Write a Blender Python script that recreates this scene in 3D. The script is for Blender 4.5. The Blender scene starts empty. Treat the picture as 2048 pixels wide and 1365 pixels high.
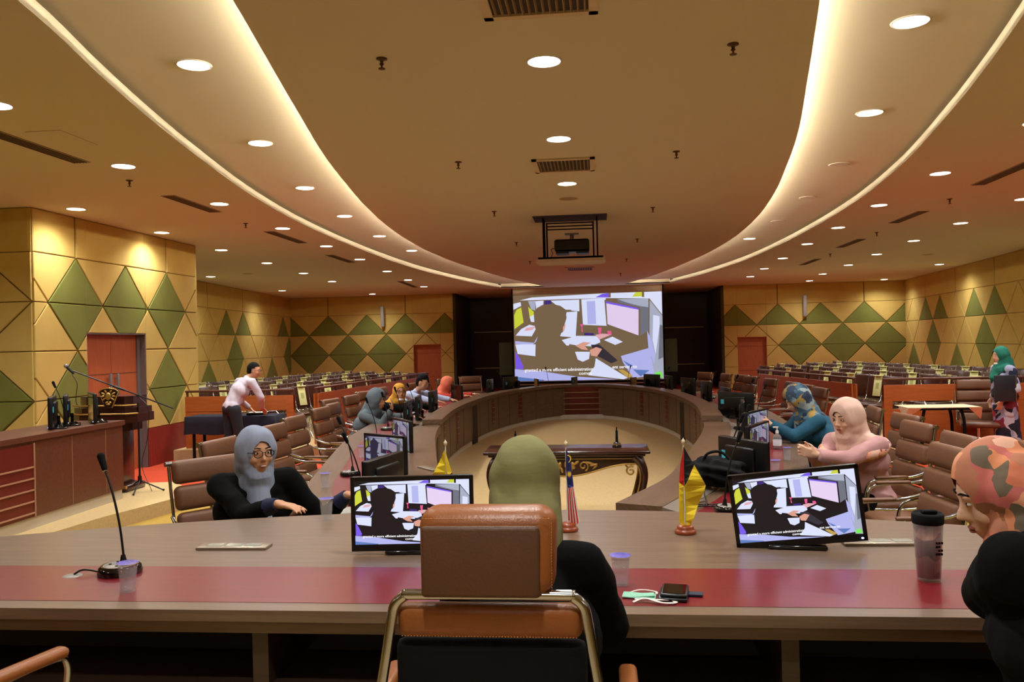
import bpy, bmesh, math, random
from mathutils import Vector, Matrix, Euler
from mathutils.geometry import tessellate_polygon
random.seed(7)
PI = math.pi
sc = bpy.context.scene
COL = sc.collection

# ------------------------------------------------------------------ camera, exposure, world, light
cam_d = bpy.data.cameras.new('camera'); cam = bpy.data.objects.new('camera', cam_d); COL.objects.link(cam)
sc.camera = cam
cam_d.sensor_width = 36.0; cam_d.lens = 1650.0 / 2048.0 * 36.0
cam_d.clip_start = 0.05; cam_d.clip_end = 120
_yaw, _pit, _roll = math.radians(5.85), math.radians(0.12), 0.0235
_F = Vector((-math.sin(_yaw) * math.cos(_pit), math.cos(_yaw) * math.cos(_pit), math.sin(_pit)))
_R = Vector((math.cos(_yaw), math.sin(_yaw), 0)); _U = _R.cross(_F)
_Ri = _R * math.cos(_roll) - _U * math.sin(_roll); _Ui = _R * math.sin(_roll) + _U * math.cos(_roll)
_m = Matrix.Identity(4)
for _i in range(3):
    _m[_i][0] = _Ri[_i]; _m[_i][1] = _Ui[_i]; _m[_i][2] = -_F[_i]
_m[0][3], _m[1][3], _m[2][3] = 0.34, 0.0, 1.76
cam.matrix_world = _m

sc.view_settings.view_transform = 'Standard'; sc.view_settings.look = 'None'
sc.view_settings.exposure = 0.0; sc.view_settings.gamma = 1.0
sc.view_settings.use_curve_mapping = False
W = bpy.data.worlds.new('world'); sc.world = W; W.use_nodes = True
W.node_tree.nodes['Background'].inputs[0].default_value = (0.03, 0.022, 0.014, 1)
W.node_tree.nodes['Background'].inputs[1].default_value = 1.0
sc.cycles.use_denoising = True
sc.cycles.max_bounces = 8; sc.cycles.diffuse_bounces = 4; sc.cycles.glossy_bounces = 3
sc.cycles.transmission_bounces = 6; sc.cycles.transparent_max_bounces = 8
sc.cycles.sample_clamp_indirect = 4.0; sc.cycles.caustics_reflective = False; sc.cycles.caustics_refractive = False
DOWNLIGHT_W = 172.0        # watts of every round downlight
WARM = (0.95, 0.97, 0.97)
H = 3.55                  # main ceiling height
HB = 3.68                 # height of the recessed band

# ------------------------------------------------------------------ materials
def srgb(r, g, b):
    f = lambda c: (c / 255.0) / 12.92 if c / 255.0 <= 0.04045 else (((c / 255.0) + 0.055) / 1.055) ** 2.4
    return (f(r), f(g), f(b), 1.0)
MATS = {}
def mat(name, rgb, rough=0.5, metal=0.0, spec=0.5, noise=0.0, nscale=20.0, bump=0.0, bscale=80.0, emit=None, estr=0.0,
        trans=0.0, alpha=1.0, coat=0.0, stretch=None, ior=1.45):
    if name in MATS: return MATS[name]
    m = bpy.data.materials.new(name); m.use_nodes = True; MATS[name] = m
    nt = m.node_tree; b = nt.nodes['Principled BSDF']
    c = srgb(*rgb) if max(rgb) > 1 else (*rgb, 1)
    b.inputs['Base Color'].default_value = c
    b.inputs['Roughness'].default_value = rough; b.inputs['Metallic'].default_value = metal
    b.inputs['Specular IOR Level'].default_value = spec; b.inputs['IOR'].default_value = ior
    b.inputs['Transmission Weight'].default_value = trans; b.inputs['Alpha'].default_value = alpha
    b.inputs['Coat Weight'].default_value = coat; b.inputs['Coat Roughness'].default_value = 0.1
    if emit is not None:
        b.inputs['Emission Color'].default_value = (*emit, 1); b.inputs['Emission Strength'].default_value = estr
    if noise or bump:
        tc = nt.nodes.new('ShaderNodeTexCoord'); mp = nt.nodes.new('ShaderNodeMapping')
        nt.links.new(tc.outputs['Object'], mp.inputs[0])
        if stretch: mp.inputs['Scale'].default_value = stretch
    if noise:
        n = nt.nodes.new('ShaderNodeTexNoise'); n.inputs['Scale'].default_value = nscale; n.inputs['Detail'].default_value = 4
        nt.links.new(mp.outputs[0], n.inputs['Vector'])
        r = nt.nodes.new('ShaderNodeMapRange'); r.inputs[1].default_value = 0.25; r.inputs[2].default_value = 0.75
        r.inputs[3].default_value = 1 - noise; r.inputs[4].default_value = 1 + noise
        nt.links.new(n.outputs[0], r.inputs[0])
        mx = nt.nodes.new('ShaderNodeVectorMath'); mx.operation = 'SCALE'; mx.inputs[0].default_value = c[:3]
        nt.links.new(r.outputs[0], mx.inputs['Scale']); nt.links.new(mx.outputs[0], b.inputs['Base Color'])
    if bump:
        n2 = nt.nodes.new('ShaderNodeTexNoise'); n2.inputs['Scale'].default_value = bscale; n2.inputs['Detail'].default_value = 3
        nt.links.new(mp.outputs[0], n2.inputs['Vector'])
        bp = nt.nodes.new('ShaderNodeBump'); bp.inputs['Strength'].default_value = bump; bp.inputs['Distance'].default_value = 0.01
        nt.links.new(n2.outputs[0], bp.inputs['Height']); nt.links.new(bp.outputs[0], b.inputs['Normal'])
    return m
def wood(name, c1, c2, rough=0.35, scale=(1, 14, 14), nscale=3.0, uv=False, coat=0.0):
    if name in MATS: return MATS[name]
    m = bpy.data.materials.new(name); m.use_nodes = True; MATS[name] = m
    nt = m.node_tree; b = nt.nodes['Principled BSDF']; b.inputs['Roughness'].default_value = rough
    b.inputs['Coat Weight'].default_value = coat; b.inputs['Coat Roughness'].default_value = 0.28
    tc = nt.nodes.new('ShaderNodeTexCoord'); mp = nt.nodes.new('ShaderNodeMapping'); mp.inputs['Scale'].default_value = scale
    nt.links.new(tc.outputs['UV' if uv else 'Object'], mp.inputs[0])
    n = nt.nodes.new('ShaderNodeTexNoise'); n.inputs['Scale'].default_value = nscale; n.inputs['Detail'].default_value = 6
    n.inputs['Roughness'].default_value = 0.65; n.inputs['Distortion'].default_value = 0.3
    nt.links.new(mp.outputs[0], n.inputs['Vector'])
    r = nt.nodes.new('ShaderNodeValToRGB'); r.color_ramp.elements[0].position = 0.3; r.color_ramp.elements[1].position = 0.7
    r.color_ramp.elements[0].color = srgb(*c1); r.color_ramp.elements[1].color = srgb(*c2)
    nt.links.new(n.outputs[0], r.inputs[0]); nt.links.new(r.outputs[0], b.inputs['Base Color'])
    return m
def patterned(name, cols, scale=14.0, rough=0.8, seed=0.0):
    """printed scarf cloth: irregular flat patches of the given colours"""
    if name in MATS: return MATS[name]
    m = bpy.data.materials.new(name); m.use_nodes = True; MATS[name] = m
    nt = m.node_tree; b = nt.nodes['Principled BSDF']; b.inputs['Roughness'].default_value = rough
    tc = nt.nodes.new('ShaderNodeTexCoord'); mp = nt.nodes.new('ShaderNodeMapping'); mp.inputs['Location'].default_value = (seed, seed, 0)
    nt.links.new(tc.outputs['Object'], mp.inputs[0])
    ns = nt.nodes.new('ShaderNodeTexNoise'); ns.inputs['Scale'].default_value = scale * 0.5
    nt.links.new(mp.outputs[0], ns.inputs['Vector'])
    add = nt.nodes.new('ShaderNodeMix'); add.data_type = 'VECTOR'; add.inputs[0].default_value = 0.12
    nt.links.new(mp.outputs[0], add.inputs[4]); nt.links.new(ns.outputs['Color'], add.inputs[5])
    v = nt.nodes.new('ShaderNodeTexVoronoi'); v.inputs['Scale'].default_value = scale
    nt.links.new(add.outputs[1], v.inputs['Vector'])
    sep = nt.nodes.new('ShaderNodeSeparateColor'); nt.links.new(v.outputs['Color'], sep.inputs[0])
    r = nt.nodes.new('ShaderNodeValToRGB'); r.color_ramp.interpolation = 'CONSTANT'
    e = r.color_ramp.elements
    while len(e) < len(cols): e.new(0.5)
    for i, c in enumerate(cols):
        e[i].position = i / len(cols); e[i].color = srgb(*c)
    nt.links.new(sep.outputs[0], r.inputs[0]); nt.links.new(r.outputs[0], b.inputs['Base Color'])
    return m
M_CEIL = mat('ceiling_paint', (208, 200, 176), 0.9, bump=0.02, bscale=200)
M_BAND = mat('band_paint', (224, 218, 200), 0.9)
M_YEL = mat('yellow_fabric', (192, 163, 90), 0.95, spec=0.15, noise=0.06, nscale=3, bump=0.15, bscale=260)
M_GRN = mat('green_fabric', (114, 116, 56), 0.95, spec=0.15, noise=0.08, nscale=3, bump=0.15, bscale=260)
M_GAP = mat('panel_gap', (116, 90, 42), 0.95)
M_DADO = wood('red_dado_wood', (108, 26, 20), (140, 38, 28), 0.5, (8, 8, 1))
M_CARPET = mat('beige_carpet', (196, 168, 120), 0.98, spec=0.1, noise=0.10, nscale=40, bump=0.3, bscale=300)
M_RED = mat('red_carpet', (188, 72, 46), 0.98, spec=0.1, noise=0.10, nscale=40, bump=0.3, bscale=300)
M_OCH = mat('ochre_carpet', (166, 134, 62), 0.98, spec=0.1, noise=0.10, nscale=40, bump=0.3, bscale=300)
M_WALN = wood('desk_laminate', (106, 84, 66), (132, 108, 88), 0.32, (1.2, 30, 30), 1.6, coat=0.3)
M_WALNU = wood('desk_laminate_curved', (92, 70, 52), (120, 94, 72), 0.30, (1.5, 26, 1), 1.6, uv=True, coat=0.1)
M_PANEL = wood('desk_front_laminate', (86, 64, 44), (112, 86, 62), 0.4, (1.2, 30, 1), 1.6, uv=True)
M_REDTOP = wood('red_inlay_laminate', (112, 20, 28), (130, 30, 36), 0.30, (1.2, 30, 30), 1.6, coat=0.45)
M_REDPAN = mat('red_panel', (96, 26, 20), 0.4, noise=0.1)
M_ALU = mat('brushed_aluminium', (170, 156, 138), 0.35, 0.7)
M_KICK = mat('pale_kick_board', (188, 174, 150), 0.6)
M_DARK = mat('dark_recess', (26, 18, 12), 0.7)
M_CHROME = mat('chrome', (196, 200, 206), 0.14, 1.0)
M_LEATHER = mat('brown_leather', (112, 74, 50), 0.45, noise=0.08, nscale=8, bump=0.1, bscale=120)
M_TAN = mat('tan_leather', (150, 88, 42), 0.36, noise=0.06, nscale=8, bump=0.12, bscale=160)
M_TANBACK = mat('tan_leather_back', (92, 60, 38), 0.55, noise=0.06, nscale=8, bump=0.12, bscale=160)
M_STITCH = mat('pale_stitching', (196, 140, 84), 0.7)
M_BLACK = mat('black_plastic', (14, 13, 14), 0.35)
M_BLACKM = mat('black_matte', (8, 8, 8), 0.85, spec=0.25)
M_BLACKGL = mat('black_gloss', (8, 8, 9), 0.08, coat=0.4)
M_ORANGE = wood('orange_wood', (158, 78, 30), (180, 94, 40), 0.4, (1, 10, 10), 3)
M_ORDOOR = wood('orange_door_wood', (156, 76, 38), (176, 92, 50), 0.45, (10, 10, 1), 3)
M_BROWNW = wood('brown_wood', (78, 40, 24), (98, 54, 34), 0.4, (1, 14, 14), 2.5)
M_MAHOG = wood('dark_mahogany', (38, 14, 10), (58, 22, 14), 0.18, (1, 12, 12), 2.5, coat=0.5)
M_GOLD = mat('gilding', (190, 150, 80), 0.35, 0.8)
M_SEATBR = mat('glossy_brown_vinyl', (60, 30, 20), 0.28, noise=0.08)
M_PAPER = mat('yellow_paper', (226, 222, 150), 0.8)
M_WHITE = mat('white_plastic', (224, 220, 212), 0.45)
M_GREYM = mat('grey_metal', (130, 124, 122), 0.4, 0.5)
M_GREYPL = mat('grey_plastic', (150, 142, 134), 0.4)
M_SKIN = mat('skin', (202, 148, 112), 0.55, noise=0.05, nscale=30)
M_SKIN2 = mat('skin_light', (218, 172, 142), 0.55, noise=0.05, nscale=30)
M_HAIR = mat('black_hair', (9, 7, 7), 0.8, spec=0.2, bump=0.4, bscale=120)
M_BLAZER = mat('black_blazer_cloth', (9, 9, 8), 0.95, spec=0.15, noise=0.1, bump=0.3, bscale=18)
M_EYEW = mat('eye_white', (214, 204, 196), 0.3)
M_EYED = mat('eye_dark', (20, 12, 10), 0.2)
M_LIP = mat('lip', (150, 74, 66), 0.5)
M_CUP = mat('clear_plastic_cup', (240, 242, 244), 0.05, ior=1.45, alpha=0.16)
M_LIDP = mat('printed_cup_lid', (112, 104, 196), 0.25, 0.1, noise=0.5, nscale=60)
M_LED = mat('blue_led', (90, 110, 255), 0.5, emit=(0.2, 0.3, 1.0), estr=12)
M_STICK = mat('cyan_sticker', (70, 180, 206), 0.5, noise=0.15, nscale=80)
M_DISC = mat('lamp_diffuser', (255, 246, 228), 0.6, emit=(1.0, 0.90, 0.72), estr=14.0)
M_COVE = mat('cove_led_strip', (255, 230, 180), 0.6, emit=(1.0, 0.83, 0.58), estr=120.0)

# ------------------------------------------------------------------ mesh helpers
class MB:
    """collects solids, each with a material slot, and builds them as one mesh"""
    def __init__(s): s.v = []; s.f = []; s.m = []; s.sm = []; s.T = Matrix.Identity(4); s.uv = None
    def add(s, vs, fs, mi=0, smooth=False):
        o = len(s.v)
        s.v += [s.T @ Vector(v) for v in vs]
        for f in fs: s.f.append([i + o for i in f]); s.m.append(mi); s.sm.append(smooth)
    def box(s, c, d, mi=0, rot=None, bev=0.0, seg=2):
        x, y, z = d[0] / 2, d[1] / 2, d[2] / 2
        if bev > 0: return s.rbox(c, d, bev, mi, rot, seg)
        vs = [(-x, -y, -z), (x, -y, -z), (x, y, -z), (-x, y, -z), (-x, -y, z), (x, -y, z), (x, y, z), (-x, y, z)]
        R = Euler(rot).to_matrix() if rot else None
        vs = [(R @ Vector(v) if R else Vector(v)) + Vector(c) for v in vs]
        s.add(vs, [(0, 3, 2, 1), (4, 5, 6, 7), (0, 1, 5, 4), (1, 2, 6, 5), (2, 3, 7, 6), (3, 0, 4, 7)], mi)
    def rbox(s, c, d, bev, mi=0, rot=None, seg=2, fn=None):
        bm = bmesh.new(); bmesh.ops.create_cube(bm, size=1.0)
        for v in bm.verts: v.co = Vector((v.co.x * d[0], v.co.y * d[1], v.co.z * d[2]))
        b = min(bev, min(d) * 0.49)
        bmesh.ops.bevel(bm, geom=bm.edges[:], offset=b, segments=seg, affect='EDGES', profile=0.5)
        R = Euler(rot).to_matrix() if rot else None
        vs = []
        for v in bm.verts:
            p = v.co.copy()
            if fn: p = Vector(fn(p))
            if R: p = R @ p
            vs.append(p + Vector(c))
        bm.verts.index_update()
        fs = [[v.index for v in f.verts] for f in bm.faces]
        bm.free(); s.add(vs, fs, mi, True)
    def cone(s, p0, p1, r0, r1, mi=0, seg=12, caps=True, smooth=True):
        p0, p1 = Vector(p0), Vector(p1); d = (p1 - p0)
        if d.length < 1e-9: return
        q = d.to_track_quat('Z', 'Y').to_matrix()
        vs = []
        for p, r in ((p0, r0), (p1, r1)):
            for i in range(seg):
                a = 2 * PI * i / seg; vs.append(p + q @ Vector((r * math.cos(a), r * math.sin(a), 0)))
        fs = [(i, (i + 1) % seg, seg + (i + 1) % seg, seg + i) for i in range(seg)]
        s.add(vs, fs, mi, smooth)
        if caps:
            s.add(vs[:seg], [tuple(range(seg - 1, -1, -1))], mi); s.add(vs[seg:], [tuple(range(seg))], mi)
    def tube(s, pts, r, mi=0, seg=8, closed=False, caps=True, radii=None):
        pts = [Vector(p) for p in pts]; n = len(pts); vs = []; up = None
        for k, p in enumerate(pts):
            a = pts[k - 1] if (k > 0 or closed) else p; b = pts[(k + 1) % n] if (k < n - 1 or closed) else p
            t = (b - a).normalized()
            if up is None:
                up = Vector((0, 0, 1)) if abs(t.z) < 0.9 else Vector((1, 0, 0))
            x = up.cross(t)
            if x.length < 1e-4: x = Vector((1, 0, 0)).cross(t)
            x.normalize(); y = t.cross(x); up = y
            rr = radii[k] if radii else r
            for i in range(seg):
                g = 2 * PI * i / seg; vs.append(p + x * rr * math.cos(g) + y * rr * math.sin(g))
        fs = []
        for k in range(n if closed else n - 1):
            a = k * seg; b = ((k + 1) % n) * seg
            for i in range(seg): fs.append((a + i, a + (i + 1) % seg, b + (i + 1) % seg, b + i))
        s.add(vs, fs, mi, True)
        if caps and not closed:
            s.add(vs[:seg], [tuple(range(seg - 1, -1, -1))], mi); s.add(vs[-seg:], [tuple(range(seg))], mi)
    def ell(s, c, r, mi=0, rot=None, u=16, v=10):
        if not hasattr(r, '__len__'): r = (r, r, r)
        R = Euler(rot).to_matrix() if rot and not isinstance(rot, Matrix) else (rot if rot else None)
        vs = []
        for j in range(1, v):
            th = PI * j / v
            for i in range(u):
                ph = 2 * PI * i / u
                p = Vector((r[0] * math.sin(th) * math.cos(ph), r[1] * math.sin(th) * math.sin(ph), r[2] * math.cos(th)))
                vs.append(p)
        vs.append(Vector((0, 0, r[2]))); vs.append(Vector((0, 0, -r[2])))
        vs = [(R @ p if R else p) + Vector(c) for p in vs]
        fs = []
        for j in range(v - 2):
            for i in range(u):
                a, b = j * u, (j + 1) * u; fs.append((a + i, b + i, b + (i + 1) % u, a + (i + 1) % u))
        t, bt = len(vs) - 2, len(vs) - 1; l = (v - 2) * u
        for i in range(u):
            fs.append((t, i, (i + 1) % u)); fs.append((bt, l + (i + 1) % u, l + i))
        s.add(vs, fs, mi, True)
    def cap(s, p0, p1, r0, r1, mi=0, u=12):
        s.cone(p0, p1, r0, r1, mi, u, True); s.ell(p0, r0 * 1.0, mi, None, u, 8); s.ell(p1, r1 * 1.0, mi, None, u, 8)
    def prism(s, poly, z0, z1, mi=0, mi_side=None):
        n = len(poly); vs = [(p[0], p[1], z0) for p in poly] + [(p[0], p[1], z1) for p in poly]
        tris = tessellate_polygon([[Vector((p[0], p[1], 0)) for p in poly]])
        area = sum(poly[i][0] * poly[(i + 1) % n][1] - poly[(i + 1) % n][0] * poly[i][1] for i in range(n))
        ft = []; fb = []
        for t in tris:
            a, b, c = t
            A = (poly[b][0] - poly[a][0]) * (poly[c][1] - poly[a][1]) - (poly[c][0] - poly[a][0]) * (poly[b][1] - poly[a][1])
            if A < 0: a, c = c, a
            ft.append((a + n, b + n, c + n)); fb.append((c, b, a))
        s.add(vs, ft + fb, mi)
        sd = [(i, (i + 1) % n, (i + 1) % n + n, i + n) if area > 0 else ((i + 1) % n, i, i + n, (i + 1) % n + n) for i in range(n)]
        s.add(vs, sd, mi if mi_side is None else mi_side)
    def lathe(s, prof, mi=0, seg=20, c=(0, 0, 0)):
        vs = []
        for r, z in prof:
            for i in range(seg):
                a = 2 * PI * i / seg; vs.append((c[0] + r * math.cos(a), c[1] + r * math.sin(a), c[2] + z))
        fs = []
        for k in range(len(prof) - 1):
            for i in range(seg):
                a, b = k * seg, (k + 1) * seg; fs.append((a + i, a + (i + 1) % seg, b + (i + 1) % seg, b + i))
        s.add(vs, fs, mi, True)
        if prof[0][0] > 1e-5: s.add(vs[:seg], [tuple(range(seg - 1, -1, -1))], mi)
        if prof[-1][0] > 1e-5: s.add(vs[-seg:], [tuple(range(seg))], mi)
    def mesh(s, name, mats):
        me = bpy.data.meshes.new(name)
        me.from_pydata([tuple(v) for v in s.v], [], s.f)
        if not isinstance(mats, (list, tuple)): mats = [mats]
        for m in mats: me.materials.append(m)
        me.polygons.foreach_set('material_index', s.m)
        me.polygons.foreach_set('use_smooth', s.sm)
        me.update()
        return me
    def build(s, name, mats, parent=None, loc=None, rz=0.0):
        return link(name, s.mesh(name, mats), parent, loc, rz)
def link(name, me, parent=None, loc=None, rz=0.0):
    o = bpy.data.objects.new(name, me); COL.objects.link(o)
    if parent is not None: o.parent = parent
    if loc is not None: o.location = loc
    if rz: o.rotation_euler = (0, 0, rz)
    return o
def tag(o, label, cat, group=None, kind=None):
    o['label'] = label; o['category'] = cat
    if group: o['group'] = group
    if kind: o['kind'] = kind
    return o
def struct(o, label=None):
    o['kind'] = 'structure'
    if label: o['label'] = label
    return o
def empty(name, loc=(0, 0, 0), rz=0.0):
    o = bpy.data.objects.new(name, None); o.empty_display_size = 0.1; COL.objects.link(o)
    o.location = loc; o.rotation_euler = (0, 0, rz); return o
KIDS = {}
def dup(root, loc, rz=0.0, label=None, group=None, mods=None):
    def cp(o, par):
        c = o.copy(); COL.objects.link(c)
        if par is not None: c.parent = par
        for ch in list(o.children): cp(ch, c)
        return c
    r = cp(root, None); r.location = loc; r.rotation_euler = (0, 0, rz)
    if label: r['label'] = label
    if group: r['group'] = group
    return r
class Maker:
    """first call places the prototype itself, later calls place copies"""
    def __init__(s, root): s.root = root; s.used = False
    def at(s, loc, rz, label, group=None):
        if not s.used:
            s.used = True; o = s.root; o.location = loc; o.rotation_euler = (0, 0, rz); o['label'] = label
            if group: o['group'] = group
            return o
        return dup(s.root, loc, rz, label, group)
ORD = ['first', 'second', 'third', 'fourth', 'fifth', 'sixth', 'seventh', 'eighth', 'ninth', 'tenth', 'eleventh', 'twelfth',
       'thirteenth', 'fourteenth', 'fifteenth', 'sixteenth', 'seventeenth', 'eighteenth', 'nineteenth', 'twentieth']
def interp(tab, t):
    if t <= tab[0][0]: return tab[0][1]
    for (a, b), (c, d) in zip(tab, tab[1:]):
        if t <= c: return b + (d - b) * (t - a) / (c - a)
    return tab[-1][1]
def catmull(pts, n=6):
    out = []
    P = [Vector(p) for p in pts]; P = [2 * P[0] - P[1]] + P + [2 * P[-1] - P[-2]]
    for i in range(1, len(P) - 2):
        for k in range(n):
            t = k / n; a, b, c, d = P[i - 1], P[i], P[i + 1], P[i + 2]
            out.append(0.5 * ((2 * b) + (c - a) * t + (2 * a - 5 * b + 4 * c - d) * t * t + (3 * b - a - 3 * c + d) * t ** 3))
    out.append(P[-2]); return out
def offset_curve(pts, o):
    """offset a 2-D polyline sideways (to the left of its direction for o>0)"""
    out = []
    for i, p in enumerate(pts):
        a = pts[max(i - 1, 0)]; b = pts[min(i + 1, len(pts) - 1)]
        t = (Vector(b) - Vector(a)).normalized(); out.append(Vector((p[0] - t.y * o, p[1] + t.x * o)))
    return out
def arclen(pts):
    s = [0.0]
    for a, b in zip(pts, pts[1:]): s.append(s[-1] + (Vector(b) - Vector(a)).length)
    return s
def at_len(pts, S, t):
    t = max(0, min(S[-1], t))
    for i in range(len(pts) - 1):
        if t <= S[i + 1]:
            k = (t - S[i]) / max(1e-9, S[i + 1] - S[i]); a, b = Vector(pts[i]), Vector(pts[i + 1])
            return a.lerp(b, k), (b - a).normalized()
    return Vector(pts[-1]), (Vector(pts[-1]) - Vector(pts[-2])).normalized()
# ------------------------------------------------------------------ the room shell
def plane_poly(name, poly, z, m, down=False):
    b = MB(); b.prism(poly, z - 0.05, z, 0) if not down else b.prism(poly, z, z + 0.05, 0)
    return struct(b.build(name, m))
XW = lambda y: 9.45 + 0.1 * (y - 16.5)          # side wall distance beyond the door blocks
struct(plane_poly('floor', [(-12.5, -4.0), (12.5, -4.0), (12.5, 9.0), (-12.5, 9.0)], 0.0, M_OCH))
struct(plane_poly('floor_red', [(-12.5, 9.0), (12.5, 9.0), (12.5, 33.0), (-12.5, 33.0)], 0.0, M_RED))
# ceiling: outer part around the recess, the recessed band, the central panel
OUT = [(-3, 0.9), (-1, 1.5), (1, 2.0), (2.5, 2.28), (4, 2.55), (5, 2.8), (6, 3.03), (7.2, 3.27), (9, 3.58), (11, 3.81), (13, 3.92), (15, 3.95), (17, 3.93), (19.4, 3.82), (21.5, 3.6), (23.6, 3.3), (25.2, 3.0), (26.6, 2.70)]
INN = [(-3, 0.1), (-1, 0.5), (1, 0.9), (2.5, 1.18), (4, 1.46), (5, 1.66), (6, 1.86), (7.5, 2.15), (9, 2.38), (10.5, 2.58), (12.5, 2.76), (14.7, 2.83), (16.5, 2.78), (18, 2.67), (19.4, 2.52), (22.5, 2.12), (24.5, 1.72), (26.6, 1.28)]
oc = [(p[0], p[1]) for p in catmull([(x, y) for y, x in OUT], 5)]
ic = [(p[0], p[1]) for p in catmull([(x, y) for y, x in INN], 5)]
b = MB()
for s in (1, -1):
    poly = [(s * x, y) for x, y in oc] + [(s * 12.5, 26.6), (s * 12.5, -4), (s * oc[0][0], -4)]
    b.prism(poly, H, H + 0.03, 0)
b.prism([(-12.5, 26.6), (12.5, 26.6), (12.5, 33), (-12.5, 33)], H, H + 0.03, 0)
struct(b.build('ceiling', M_CEIL))
b = MB()
b.prism([(x, y) for x, y in ic] + [(-x, y) for x, y in reversed(ic)], H, H + 0.05, 0)
struct(b.build('ceiling_centre', M_CEIL))
b = MB()
b.prism([(-4.4, -4), (4.4, -4), (4.4, 26.75), (-4.4, 26.75)], HB, HB + 0.03, 0)
for s in (1, -1):                                  # upright lip of the recess, with a coved root
    n = len(oc)
    vs = []; fs = []
    prof = [(0, H), (0, H + 0.082), (0.10, H + 0.084), (0.10, HB)]
    for i, p in enumerate(oc):
        a = oc[max(i - 1, 0)]; c = oc[min(i + 1, n - 1)]; t = (Vector(c) - Vector(a)).normalized()
        nx, ny = t.y, -t.x
        for o, z in prof: vs.append((s * (p[0] + nx * o), p[1] + ny * o, z))
    k = len(prof)
    for i in range(n - 1):
        for j in range(k - 1):
            q = (i * k + j, i * k + j + 1, (i + 1) * k + j + 1, (i + 1) * k + j)
            fs.append(q if s > 0 else q[::-1])
    b.add(vs, fs, 0, False)
b.box((0, 26.62, (H + HB) / 2), (5.42, 0.04, HB - H + 0.001))
struct(b.build('ceiling_band', M_BAND))
# cove led strips lie on the back of the central panel, out of sight
for s, nm in ((-1, 'left'), (1, 'right')):
    b = MB(); q = offset_curve(ic, 0.10)
    q = [v for v in q if v.y > 0.5]
    b.tube([(s * v.x, v.y, H + 0.075) for v in q], 0.012, 0, 6)
    o = b.build('cove_light_strip', M_COVE)
    tag(o, 'warm glowing light strip hidden in the ceiling cove on the %s' % nm, 'light strip', 'ceiling cove light strips')

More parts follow.
